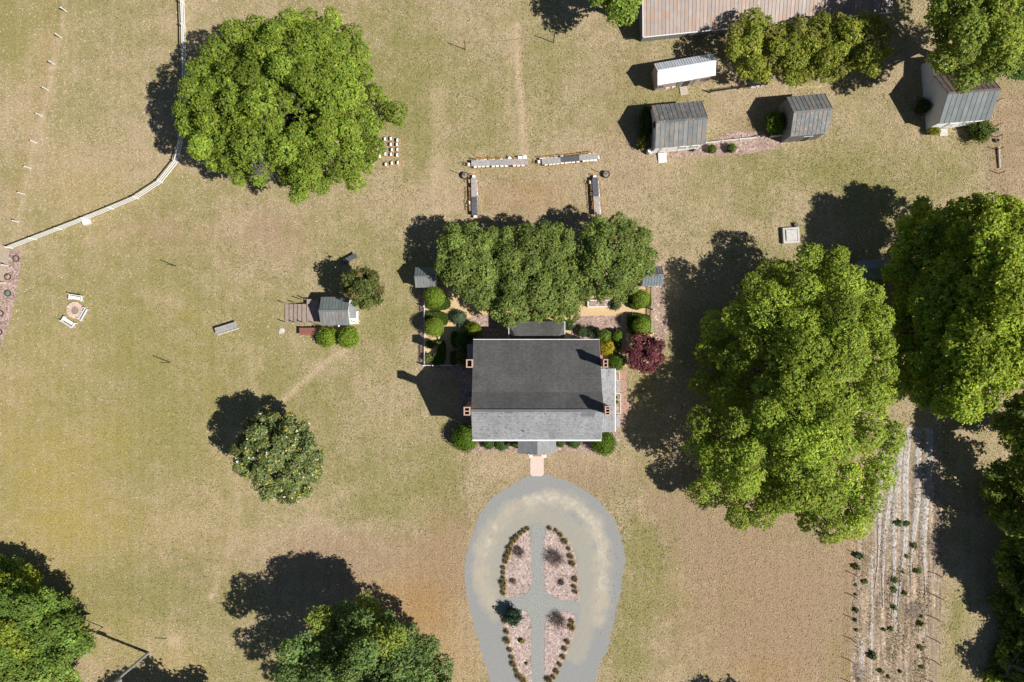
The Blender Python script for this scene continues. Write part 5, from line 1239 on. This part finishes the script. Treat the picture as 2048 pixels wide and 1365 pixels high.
def wire_fence(label, pts_px, h, mat='dark_wood', group=None):
    P = [Vector((*g(x, y), 0)) for x, y in pts_px]; root = thing('wire_fence', label, 'fence', P[0], 0, group); o0 = P[0]
    for p in P:
        q = p - o0; MB().tube(q, q + Vector((random.uniform(-.05, .05), random.uniform(-.05, .05), h)), .055, .05, 7).build('post', M[mat], root)
    for z in (.25, .6, .95, 1.2):
        mb = MB()
        for a, b in zip(P, P[1:]): mb.tube(a - o0 + Vector((0, 0, z)), b - o0 + Vector((0, 0, z)), .006, .006, 3, False)
        mb.build('wire', M['black_metal'], root)
wire_fence('wire fence with dark posts along the left side of the field', [(1713, 1064), (1710, 1106), (1707, 1148), (1705, 1191), (1703.5, 1236), (1702, 1278), (1700, 1321), (1698, 1363), (1697, 1405)], 1.3)
wire_fence('wire fence with dark posts along the right side of the field', [(1886, 850), (1886, 905), (1886, 960), (1884, 1010), (1881, 1063), (1877, 1106), (1874, 1149), (1871, 1192), (1869, 1236), (1868, 1279), (1868, 1322), (1867, 1365), (1866, 1410)], 1.3)
wire_fence('wire fence with dark posts right of the white cottage', [(1990, 205), (1990.5, 252.8), (1991.5, 275), (1992.5, 300.3), (1996.4, 347.4), (2000.4, 394.4), (2003, 440)], 1.35)

# ------------------------------------------------------------------ tables and chairs
def chair_proto():
    t = thing('folding_chair', '', 'chair')
    MB().box(-.20, .20, -.19, .21, .445, .495).build('cushion', M['pad'], t)
    MB().box(-.21, .21, -.20, .22, .41, .443).build('seat_frame', M['chair_wood'], t)
    bk = MB()
    for z in (.60, .72): bk.box(-.19, .19, -.275 - (z - .5) * .15, -.25 - (z - .5) * .15, z, z + .05)
    for s_ in (-1, 1): bk.beam((s_ * .205, -.21, .40), (s_ * .205, -.30, .79), .03, .04)
    bk.build('backrest', M['chair_wood'], t)
    for sx in (-1, 1):
        MB().beam((sx * .19, -.24, 0), (sx * .19, .19, .41), .03, .035).build('leg', M['chair_wood'], t)
        MB().beam((sx * .165, .22, 0), (sx * .165, -.16, .41), .03, .035).build('leg', M['chair_wood'], t)
    return t
CH = chair_proto(); ch_used = [False]
def put_chair(px, py, rot, label, group):
    o = CH if not ch_used[0] else copy_tree(CH); ch_used[0] = True
    x, y = g(px, py, .47); o.location = (x, y, 0); o.rotation_euler = (0, 0, rot + random.uniform(-.06, .06)); tag(o, label, 'chair', group)

def table_proto(mat, L=2.40, w=.74, name='farm_table'):
    t = thing(name, '', 'table'); tp = MB(); n = 5; pw = w / n
    for k in range(n): tp.box(-L / 2, L / 2, -w / 2 + k * pw + .005, -w / 2 + (k + 1) * pw - .005, .70, .745)
    for x in (-L / 2 + .25, L / 2 - .25): tp.box(x - .05, x + .05, -w / 2 + .03, w / 2 - .03, .655, .699)
    tp.build('tabletop', M[mat], t)
    for sx in (-1, 1):
        for sy in (-1, 1): MB().box(sx * (L / 2 - .2) - .035, sx * (L / 2 - .2) + .035, sy * (w / 2 - .08) - .035, sy * (w / 2 - .08) + .035, 0, .654).build('leg', M[mat], t)
    return t
protos = {}
def put_table(px, py, rot, mat, label, group='long banquet tables on the lawn'):
    if mat not in protos: protos[mat] = table_proto(mat); o = protos[mat]
    else: o = copy_tree(protos[mat])
    x, y = g(px, py, .745); o.location = (x, y, 0); o.rotation_euler = (0, 0, rot); tag(o, label, 'table', group)
RA, RB, RC, RD = math.radians(1.2), math.radians(4.7), math.radians(91), math.radians(93.2)
put_table(961.5, 326.6, RA, 'table_grey', 'grey plank table, left third of the upper left row')
put_table(999.3, 325.4, RA, 'table_grey', 'pale grey plank table, middle of the upper left row')
put_table(1036.6, 324.4, RA, 'table_pink', 'pinkish grey plank table, right third of the upper left row')
put_table(1102.5, 322.4, RB, 'table_grey', 'grey plank table, left third of the upper right row')
put_table(1139.8, 318.2, RB, 'table_dark', 'charcoal table in the middle of the upper right row')
put_table(1177.3, 314.2, RB, 'table_grey', 'grey plank table, right third of the upper right row')
put_table(948.3, 375, RC, 'table_pink', 'pinkish grey table, upper half of the left column')
put_table(949.2, 412.4, RC, 'table_dark', 'charcoal table, lower half of the left column')
put_table(1191.4, 374.4, RD, 'table_dark', 'charcoal table, upper half of the right column')
put_table(1193.6, 411.6, RD, 'table_pink', 'pinkish grey table, lower half of the right column at the tree edge')
GR = 'folding chairs at the long tables'
def row(xs, ys, sc, ox, oy, rot, where, off=(0, 0), start='left'):
    for i, (x, y) in enumerate(zip(xs, ys)):
        put_chair(x / sc + ox + off[0], y / sc + oy + off[1], rot, 'white cushioned chair, %s from %s, %s' % (ORD[i], start, where), GR)
PI = math.pi
row([365, 480, 590, 710, 870, 985, 1115, 1235, 1470, 1590, 1710], [485, 475, 468, 460, 468, 462, 458, 455, 445, 445, 440], 14.12, 925, 300, RA, 'lower side of the upper left table row', (0, -1))
row([345, 430, 545, 640, 780, 880, 1010, 1100, 1210, 1490], [290, 272, 268, 262, 262, 255, 262, 245, 255, 245], 14.12, 925, 300, RA + PI, 'upper side of the upper left table row', (0, 3.6))
put_chair(925 + 1335 / 14.12, 300 + 240 / 14.12, RA + PI - .7, 'white cushioned chair turned askew behind the upper left table row', GR)
put_chair(925 + 200 / 14.12, 300 + 415 / 14.12, RA - PI / 2, 'white cushioned chair at the left end of the upper left table row', GR)
put_chair(925 + 1835 / 14.12, 300 + 365 / 14.12, RA + PI / 2, 'white cushioned chair at the right end of the upper left table row', GR)
row([400, 510, 600, 695, 800, 900, 985, 1080, 1190, 1345, 1435, 1530, 1620], [430, 420, 415, 405, 395, 385, 375, 368, 358, 345, 333, 328, 325], 12.41, 1060, 295, RB, 'lower side of the upper right table row', (0, -1))
row([280, 360, 450, 550, 650, 795, 905, 1000, 1095, 1195, 1300, 1390, 1485, 1585], [255, 250, 248, 243, 230, 205, 212, 203, 195, 188, 165, 155, 138, 133], 12.41, 1060, 295, RB + PI, 'upper side of the upper right table row', (0, 3.6))
put_chair(1060 + 235 / 12.41, 295 + 360 / 12.41, RB - PI / 2, 'white cushioned chair at the left end of the upper right table row', GR)
put_chair(1060 + 1715 / 12.41, 295 + 250 / 12.41, RB + PI / 2, 'white cushioned chair at the right end of the upper right table row', GR)
row([715, 710, 718, 730, 720, 720, 722], [370, 460, 570, 685, 815, 920, 1055], 13, 900, 335, PI / 2, 'right side of the left table column', (-.8, 0), 'top')
row([515, 525, 535, 535, 510, 535, 535], [360, 570, 690, 800, 915, 1000, 1090], 13, 900, 335, -PI / 2, 'left side of the left table column', (2.0, 0), 'top')
put_chair(900 + 620 / 13, 335 + 245 / 13, PI, 'white cushioned chair at the upper end of the left table column', GR)
put_chair(900 + 655 / 13, 335 + 1270 / 13, 0, 'white cushioned chair at the lower end of the left table column', GR)
row([490, 492, 505, 518, 520, 530, 545], [410, 510, 615, 725, 935, 1050, 1160], 13, 1160, 335, PI / 2, 'right side of the right table column', (-.8, 0), 'top')
row([265, 310, 312, 310, 330, 350, 340], [390, 480, 570, 700, 830, 950, 1050], 13, 1160, 335, -PI / 2, 'left side of the right table column', (2.0, 0), 'top')
put_chair(1160 + 385 / 13, 335 + 252 / 13, PI, 'white cushioned chair at the upper end of the right table column', GR)
oak = [(705, 315, 'by itself at the left end of the top row'), (905, 300, 'second from the right in the top row'), (1130, 355, 'in the right column, topmost'), (1115, 500, 'in the right column, second from the top'), (1130, 670, 'in the right column, third from the top'), (1120, 860, 'in the right column, fourth from the top'),
       (1145, 1125, 'in the right column, lowest'), (905, 500, 'left of the second chair of the right column'), (945, 680, 'left of the third chair of the right column'), (910, 835, 'left of the fourth chair of the right column'), (940, 1140, 'left of the lowest chair of the right column'), (720, 825, 'in the middle under the leaves'),
       (520, 510, 'peeking through leaves, upper left'), (530, 905, 'peeking through leaves, middle left'), (290, 1150, 'peeking through leaves, lowest left'), (735, 1180, 'peeking through leaves in the lowest row')]
for x, y, lab in oak: put_chair(730 + x / 17.07, 260 + y / 17.07, PI / 2, 'white chair under the oak edge, ' + lab, 'chairs set out under the oak')
for i, (x, y) in enumerate([(1040, 316.5), (1049.3, 315.5)]):
    xx, yy = g(x, y, .5); root = thing('cube_stool', 'white square stool behind the upper left table row, %s of two' % ['left', 'right'][i], 'stool', (xx, yy, 0), .05, 'white stools')
    MB().box(-.26, .26, -.26, .26, .42, .52).build('seat', M['pad'], root)
    for sx in (-1, 1):
        for sy in (-1, 1): MB().box(sx * .22 - .03, sx * .22 + .03, sy * .22 - .03, sy * .22 + .03, 0, .42).build('leg', M['white_paint'], root)
# barrel planters with poles
for (x, y, lab) in [(930, 351, 'left'), (1213, 348.5, 'right')]:
    xx, yy = g(x, y, .5); root = thing('barrel_post', 'half barrel with an upright pole beside the %s table column' % lab, 'barrel', (xx, yy, 0), 0, 'half barrels with poles')
    MB().lathe(0, 0, [(.36, 0), (.44, .25), (.45, .5), (.40, .5), (.38, .36)], 20).build('barrel', M['dark_wood'], root)
    MB().lathe(0, 0, [(.375, .3), (.375, .38), (.1, .42)], 16).build('gravel_fill', M['ash'], root)
    for z in (.12, .38): MB().lathe(0, 0, [(.456, z), (.458, z + .05)], 20, False).build('hoop', M['black_metal'], root)
    MB().tube((0, 0, .3), (0, 0, 2.35), .04, .035, 8).build('pole', M['dark_wood'], root)
# string light posts
for (x, y, h, lab) in [(1107, 86, 2.75, 'net post near the top, right of two'), (931, 100, 2.6, 'net post near the top, left of two'), (353, 533, 2.4, 'lone dark post on the left lawn, upper'), (340, 725, 2.5, 'lone dark post on the left lawn, lower')]:
    xx, yy = g(x, y); root = thing('post', 'thin dark ' + lab, 'post', (xx, yy, 0), 0, 'thin posts on the lawn')
    MB().tube((0, 0, 0), (0, 0, h), .06, .05, 8).build('shaft', M['dark_wood'], root); MB().lathe(0, 0, [(.07, h), (.07, h + .05), (.02, h + .1)], 8).build('cap', M['dark_wood'], root)
p1, p2 = Vector((*g(1107, 86), 2.5)), Vector((*g(931, 100), 2.4)); mb = MB()
prev = p1
for k in range(1, 17):
    t = k / 16; q = p1.lerp(p2, t); q.z -= .5 * 4 * t * (1 - t); mb.tube(prev, q, .012, .012, 4, False); prev = q
for p, dx, dy in ((p1, -2.0, 2.4), (p1, -.1, .9), (p2, -.6, 2.2), (p2, .2, -1.5)): mb.tube(p, Vector((p.x + dx, p.y + dy, .02)), .01, .01, 4, False)
tag(mb.build('rope', M['rope']), 'thin sagging rope with guy lines strung between the two net posts', 'rope')

# other tables on the lawn
def free_table(name, label, mat, c4, z, legs=True):
    P = [Vector((*g(x, y, z), 0)) for x, y in c4]; c = sum(P, Vector()) / 4; d = P[1] - P[0]; L = d.length; w = (P[3] - P[0]).length; ang = math.atan2(d.y, d.x)
    t = thing(name, label, 'table', c, ang); n = 6; pw = w / n
    for k in range(n): MB().box(-L / 2, L / 2, -w / 2 + k * pw + .008, -w / 2 + (k + 1) * pw - .008, z - .045, z).build('plank', M[mat], t)
    for x in (-L / 2 + .3, L / 2 - .3): MB().box(x - .04, x + .04, -w / 2 + .02, w / 2 - .02, z - .12, z - .047).build('cross_piece', M[mat], t)
    for sx in (-1, 1):
        for sy in (-1, 1): MB().box(sx * (L / 2 - .3) - .04, sx * (L / 2 - .3) + .04, sy * (w / 2 - .08) - .04, sy * (w / 2 - .08) + .04, 0, z - .122).build('leg', M[mat], t)
    return t, L, w
free_table('folding_table', 'reddish brown table left of the playhouse shrubs', 'red_wood', [(598.5, 656), (635.6, 656), (635.6, 671), (598.5, 671)], .75)
free_table('folding_table', 'dark charcoal table tilted beside the bronze tree', 'table_dark', [(680, 523), (709.5, 506.7), (716, 514), (687, 530)], .75)
t, L, w = free_table('picnic_table', 'pale grey plank table alone on the left lawn', 'table_grey', [(428.4, 656.8), (471.5, 643.5), (476, 655.5), (432.5, 669)], .74)
MB().box(-L / 2, L / 2, -w / 2 - .16, -w / 2 - .03, .40, .44).build('bench_board', M['concrete'], t)
x, y = g(564, 662); o = MB().lathe(0, 0, [(.36, 0), (.36, .09), (.30, .12), (.1, .13)], 18).build('well_cover', M['concrete'], None, (x, y, 0)); tag(o, 'round grey lid in the grass left of the red table', 'lid')
x, y = g(560, 666); o = MB().lathe(0, 0, [(.2, 0), (.18, .08), (.05, .1)], 7).build('flat_stone', M['stone'], None, (x, y, 0)); tag(o, 'small pale stone beside the round grey lid', 'stone')

# fire pit with benches
x, y = g(151, 621); fp_ = thing('fire_pit', 'round stone fire pit ringed by white benches', 'fire pit', (x, y, 0))
ns = 13
for k in range(ns):
    a0, a1 = 2 * PI * k / ns + .02, 2 * PI * (k + 1) / ns - .02; ro = 1.07 * random.uniform(.95, 1.04); ri = .52 * random.uniform(.95, 1.05)
    am = (a0 + a1) / 2; MB().prism([(ri * math.cos(a0), ri * math.sin(a0)), (ro * math.cos(a0), ro * math.sin(a0)), (ro * 1.02 * math.cos(am), ro * 1.02 * math.sin(am)), (ro * math.cos(a1), ro * math.sin(a1)), (ri * math.cos(a1), ri * math.sin(a1))], 0, random.uniform(.20, .27)).build('stone', M['stone'], fp_)
MB().lathe(0, 0, [(.53, 0), (.52, .06), (.3, .09), (.05, .12)], 16).build('ash', M['ash'], fp_)
def bench(px, py, rot, lab):
    x, y = g(px, py, .45); t = thing('lawn_bench', lab, 'bench', (x, y, 0), rot, 'white benches round the fire pit')
    for k in range(3): MB().box(-.85, .85, -.10 + k * .14, .02 + k * .14, .40, .44).build('seat_slat', M['white_paint'], t)
    for k in range(3): MB().beam((-.85, -.22 - .03 * k, .56 + .15 * k), (.85, -.22 - .03 * k, .56 + .15 * k), .03, .12).build('back_slat', M['white_paint'], t)
    for sx in (-1, 1):
        MB().box(sx * .8 - .05, sx * .8 + .05, -.3, .42, .60, .645).build('armrest', M['white_paint'], t)
        MB().box(sx * .8 - .045, sx * .8 + .045, .28, .37, 0, .598).build('leg', M['white_paint'], t)
        MB().beam((sx * .8, -.16, 0), (sx * .8, -.32, 1.0), .07, .07).build('leg', M['white_paint'], t)
bench(152, 595, PI - .16, 'white slatted bench above the fire pit')
bench(137, 645, -.55, 'white slatted bench at the lower left of the fire pit')
bench(167, 629, PI / 2 - .52, 'white slatted bench at the right of the fire pit')

# well, raised bed, garden chair and other small things
x, y = g(1582.8, 471, .5); wl = thing('stone_well', 'square pale concrete well head with raised lid on the right lawn', 'well', (x, y, 0), .06)
MB().box(-1.05, 1.05, -1.0, 1.0, 0, .42).build('curb', M['concrete'], wl)
for s_ in (-1, 1):
    MB().box(s_ * .93 - .12, s_ * .93 + .12, -1.0, 1.0, .421, .52).build('rim_stone', M['concrete'], wl); MB().box(-.8, .8, s_ * .88 - .12, s_ * .88 + .12, .421, .515).build('rim_stone', M['concrete'], wl)
MB().box(-.68, .68, -.68, .68, .423, .62).build('lid', M['concrete'], wl)
x, y = g(1590, 451); st = thing('tree_stump', 'small brown stump behind the concrete well', 'stump', (x, y, 0)); MB().lathe(0, 0, [(.36, 0), (.28, .15), (.26, .42)], 11).build('trunk', M['bark'], st)
for k in range(4): MB().tube((0, 0, .15), (math.cos(k * 1.4) * .65, math.sin(k * 1.4) * .5, .02), .09, .03, 6).build('root', M['bark'], st)
a = g(1176, 614, .5); b = g(1220, 601, .5); rb = thing('raised_bed', 'white framed raised bed at the edge of the right garden tree', 'raised bed', ((a[0] + b[0]) / 2, (a[1] + b[1]) / 2, 0)); w, d = (b[0] - a[0]) / 2, (b[1] - a[1]) / 2
for s_ in (-1, 1): MB().box(-w, w, s_ * d - .06, s_ * d + .06, 0, .5).build('side_board', M['white_paint'], rb); MB().box(s_ * w - .06, s_ * w + .06, -d + .061, d - .061, 0, .495).build('end_board', M['white_paint'], rb)
MB().box(-w + .061, w - .061, -d + .062, d - .062, 0, .38).build('soil', M['mulch'], rb)
x, y = g(935, 598, .5); gc = thing('garden_chair', 'white garden chair at the edge of the tan gravel circle', 'chair', (x, y, 0), PI)
MB().box(-.27, .27, -.25, .27, .40, .44).build('seat', M['dark_wood'], gc)
for s_ in (-1, 1):
    MB().box(s_ * .29 - .04, s_ * .29 + .04, -.28, .32, .6, .64).build('armrest', M['white_paint'], gc)
    for yy in (-.25, .28): MB().box(s_ * .27 - .03, s_ * .27 + .03, yy - .03, yy + .03, 0, .6).build('leg', M['white_paint'], gc)
MB().box(-.33, .33, .321, .37, .38, .46).build('front_rail', M['white_paint'], gc); MB().beam((-.3, -.29, .92), (.3, -.29, .92), .05, .09).build('back_rail', M['white_paint'], gc)
x, y = g(879, 676); o = MB().lathe(0, 0, [(.25, 0), (.28, .15), (.18, .32), (.04, .36)], 9).build('boulder', M['stone'], None, (x, y, .014)); tag(o, 'small pale boulder below the second left topiary dome', 'boulder')
# pump on slab
x, y = g(1508.5, 167); pt = thing('slab', 'square concrete slab near the dark trellis', 'slab', (x, y, 0), .12); MB().box(-.55, .55, -.6, .6, 0, .09).build('pad', M['concrete'], pt)
x, y = g(1511, 161, .5); pt = thing('well_pump', 'domed grey pump cover standing on the concrete slab', 'pump', (x, y, 0)); MB().lathe(0, 0, [(.40, .09), (.40, .6), (.34, .78), (.2, .88), (.05, .9)], 18).build('cover', M['steel'], pt); MB().tube((0, 0, .88), (0, 0, 1.05), .05, .05, 8).build('vent', M['black_metal'], pt)
x, y = g(1468.5, 162); o = MB().box(-.12, .12, -.1, .1, 0, .25).box(-.15, .15, -.13, .13, .252, .3).build('utility_box', M['red_wood'], None, (x, y, 0)); tag(o, 'tiny red brown box in the grass above the dark trellis', 'box')
hose = [(1589, 182), (1594, 177), (1603, 175), (1612, 172), (1620, 174), (1634, 174.5), (1646, 174), (1655, 170), (1664, 165), (1680, 160), (1692, 158), (1703, 152), (1714, 147), (1728, 143)]
mb = MB(); hp = [Vector((*g(x, y), .03)) for x, y in hose]
for a, b in zip(hp, hp[1:]): mb.tube(a, b, .035, .035, 6)
tag(mb.build('garden_hose', M['yellow_hose']), 'yellow garden hose lying below the barn trees', 'hose')
for i, (x, y) in enumerate([(1993, 260), (1994, 281.5)]):
    xx, yy = g(x, y, .2); o = MB().lathe(0, 0, [(.24, 0), (.27, .2), (.24, .4), (.2, .4), (.18, .15)], 14).build('bucket', M['pole_grey'], None, (xx, yy, 0)); tag(o, 'grey bucket at the cottage wire fence, %s of two' % ['upper', 'lower'][i], 'bucket', 'buckets at the wire fence')
a, b = Vector((*g(1995, 296), .16)), Vector((*g(1997.5, 337), .14)); lg = thing('log', 'bleached log lying along the cottage wire fence', 'log', (a.x, a.y, 0)); o0 = Vector((a.x, a.y, 0))
MB().tube(a - o0, b - o0, .18, .12, 10).build('trunk', M['rust_log'], lg); MB().tube(a - o0 + Vector((.05, -1.1, 0)), a - o0 + Vector((.35, -1.0, .12)), .08, .06, 7).build('branch_stub', M['rust_log'], lg); MB().tube(b - o0 + Vector((0, .3, 0)), b - o0 + Vector((.28, .3, .1)), .07, .05, 7).build('branch_stub', M['rust_log'], lg)

# utility pole and basketball hoop, bottom left
x, y = g(297, 1306); up = thing('utility_pole', 'tall grey utility pole with crossarm and transformer, bottom left', 'utility pole', (x, y, 0))
MB().tube((0, 0, 0), (0, 0, 10.2), .19, .13, 12).build('pole', M['pole_grey'], up)
MB().beam((-.9, .5, 8.6), (.9, -.5, 8.6), .1, .12).build('crossarm', M['pole_grey'], up)
for k in (-.8, -.3, .3, .8):
    MB().lathe(k, -k * .555, [(.05, 8.66), (.08, 8.72), (.05, 8.78), (.08, 8.84), (.03, 8.9)], 8).build('insulator', M['white_metal'], up)
MB().lathe(.42, -.05, [(.24, 7.1), (.27, 7.2), (.27, 7.95), (.2, 8.05), (.05, 8.08)], 14).build('transformer', M['steel'], up)
gx, gy = g(335, 1277); MB().tube((gx - x, gy - y, 0), (0, 0, 8.2), .014, .014, 5).build('guy_wire', M['steel'], up)
MB().tube((gx - x, gy - y, .02), (gx - x - .5, gy - y - .42, 1.3), .04, .04, 6).build('guy_sleeve', M['straw'], up)
x, y = g(206, 1255); bh = thing('basketball_hoop', 'basketball hoop with dark backboard beside the lower left trees', 'basketball hoop', (x, y, 0), .2)
MB().tube((0, 0, 0), (-.05, .1, 2.7), .06, .05, 8).build('pole', M['dark_wood'], bh)
MB().tube((-.05, .1, 2.6), (-.15, .75, 2.9), .05, .04, 8).build('arm', M['dark_wood'], bh)
MB().box(-.95, .75, .76, .80, 2.45, 3.5).build('backboard', M['teal'], bh)
rim = MB()
for k in range(14):
    a0, a1 = 2 * PI * k / 14, 2 * PI * (k + 1) / 14; rim.tube((-.1 + .23 * math.cos(a0), 1.1 + .23 * math.sin(a0), 2.72), (-.1 + .23 * math.cos(a1), 1.1 + .23 * math.sin(a1), 2.72), .015, .015, 4, False)
rim.build('rim', M['brick'], bh)

# dry weeds among the lower rows of the field
def weeds(label, px0, py0, px1, py1, n, color, seed, size=.11):
    rng = np.random.default_rng(seed); P = np.column_stack([rng.uniform(px0, px1, n), rng.uniform(py0, py1, n)])
    keep = (np.sin(P[:, 0] * .33 + P[:, 1] * .02) + np.sin(P[:, 0] * .11) * .6 + np.sin(P[:, 1] * .05 + P[:, 0] * .07) + rng.normal(0, .7, n)) > .1
    P = P[keep]; n = len(P)
    C = np.column_stack([(P[:, 0] - 1024) / S, (682.5 - P[:, 1]) / S, rng.uniform(.04, .28, n)])
    V = leaf_quads(C, np.tile([0, 0, 1.0], (n, 1)), size, rng, .35, 1.3); c = C.mean(0) * (1, 1, 0)
    o = link('dry_weeds', quads_mesh('dry_weeds', V - c, tint(n, color, rng, .3, .12)), M['leaf'], None, tuple(c)); tag(o, label, 'weeds', kind='stuff')
weeds('olive brown weeds over the lower middle of the field', 1775, 1130, 1862, 1400, 5200, (.21, .165, .075), 1)
weeds('sparse brown weeds over the lower left of the field', 1705, 1080, 1775, 1400, 2200, (.25, .19, .11), 2)
weeds('sparse brown weeds between the upper rows of the field', 1760, 870, 1875, 1130, 2400, (.24, .18, .11), 3)

def scatter_bits(name, label, cat, boxes, n, color, seed, size, z=.03, aspect=.6):
    rng = np.random.default_rng(seed); P = []
    for (x0, y0, x1, y1, share) in boxes:
        k = int(n * share); c = rng.uniform((x0, y0), (x1, y1), (max(3, k // 7), 2)); P.append(c[rng.integers(len(c), size=k)] + rng.normal(0, 1, (k, 2)) * rng.choice([5, 14, 40], (k, 1)))
    P = np.concatenate(P); n = len(P); C = np.column_stack([(P[:, 0] - 1024) / S, (682.5 - P[:, 1]) / S, rng.uniform(.02, z, n)])
    o = link(name, quads_mesh(name, leaf_quads(C, np.tile([0, 0, 1.0], (n, 1)), size, rng, aspect, .7), tint(n, color, rng, .3, .1)), M['leaf']); tag(o, label, cat, kind='stuff')
scatter_bits('fallen_leaves', 'pale fallen leaves scattered over the dry lawn', 'leaves', [(0, 0, 2048, 1365, .6), (430, 830, 700, 1080, .2), (700, 1040, 1000, 1340, .2)], 1500, (.52, .42, .30), 11, .055)
scatter_bits('clover', 'small dark green weed tufts dotted over the lawn', 'weeds', [(1240, 1040, 1480, 1250, .34), (560, 420, 800, 1000, .22), (830, 60, 1240, 420, .2), (1560, 290, 1900, 380, .1), (150, 380, 420, 700, .14)], 2600, (.22, .225, .09), 12, .07, .035)

# short grass: individual blades and tufts, tan where the lawn is dry, green where it grows
def lawn_grass(n=235000, seed=5):
    rng = np.random.default_rng(seed)
    P = rng.uniform((-66.5, -44.5), (66.5, 44.5), (n, 2)); Q = to_px(P)
    bad = in_poly(Q, drive_out) | in_poly(Q, [(850, 575), (1306, 575), (1306, 735), (1240, 735), (1240, 858), (1200, 880), (1195, 905), (960, 905), (950, 860), (920, 840), (905, 745), (850, 735)])
    for poly in ([(1772, 855), (1880, 850), (1886, 980), (1884, 1100), (1878, 1480), (1695, 1480), (1712, 1080), (1740, 1000)], [(1303, 300), (1410, 292), (1470, 262), (1535, 268), (1572, 284), (1500, 308), (1303, 318)],
                 [(1060, 905), (1088, 905), (1088, 953), (1060, 953)], [(-20, 470), (45, 496), (30, 595), (0, 697), (-60, 800)], [(571, 600), (641, 600), (641, 647), (571, 647)]):
        bad |= in_poly(Q, poly)
    P, Q = P[~bad], Q[~bad]; n = len(P)
    ix = np.clip(np.searchsorted(GX, P[:, 0]), 0, len(GX) - 1); iy = np.clip(np.searchsorted(GY, P[:, 1]), 0, len(GY) - 1)
    G, Y, R_, B, O = (GCH[k][iy, ix] for k in 'GYRBO')
    fq = rng.normal(0, 1, (14, 2)); fq *= (np.exp(rng.uniform(np.log(.12), np.log(4.5), 14)) / np.hypot(*fq.T))[:, None]
    w = np.sin(P @ fq.T + rng.uniform(0, 6.28, 14)).sum(1) / 2.65
    green = rng.random(n) < np.clip(.26 + (G - .25) * 1.3 + w * .26 - B * .6, .02, .9)
    keep = rng.random(n) > B * 1.1; P, w, G, Y, R_, B, O, green = (q[keep] for q in (P, w, G, Y, R_, B, O, green)); n = len(P)
    u = rng.random((n, 1))
    col = (1 - u) * np.array([.38, .295, .182]) + u * np.array([.60, .49, .34])
    col[R_ > .25] *= np.array([.93, .86, .82])
    gcol = (1 - u) * np.array([.175, .182, .062]) + u * np.array([.32, .30, .12])
    col = np.where(green[:, None], gcol, col)
    yk = np.clip(Y * .8, 0, .7)[:, None]; col = col * (1 - yk) + yk * np.array([.43, .36, .12])
    ok_ = np.clip(O * .8, 0, .8)[:, None]; col = col * (1 - ok_) + ok_ * np.array([.41, .25, .11])
    col = col * np.exp(rng.normal(0, .16, (n, 1)))
    C = np.column_stack([P, rng.uniform(.02, .06, n)])
    V = leaf_quads(C, np.tile([0, 0, 1.0], (n, 1)), .105, rng, .42, .5)
    V[:, :, 2] = np.maximum(V[:, :, 2], .006)
    o = link('grass', quads_mesh('grass', V, np.clip(col, .02, .8).astype(np.float32)), M['dry_blade']); tag(o, 'short dry grass blades and tufts covering the lawn', 'grass', kind='stuff')
M['dry_blade'] = foliage_material('dry_blade', 0.15, 0.05, (1.0, 1.0, 0.9))
lawn_grass()
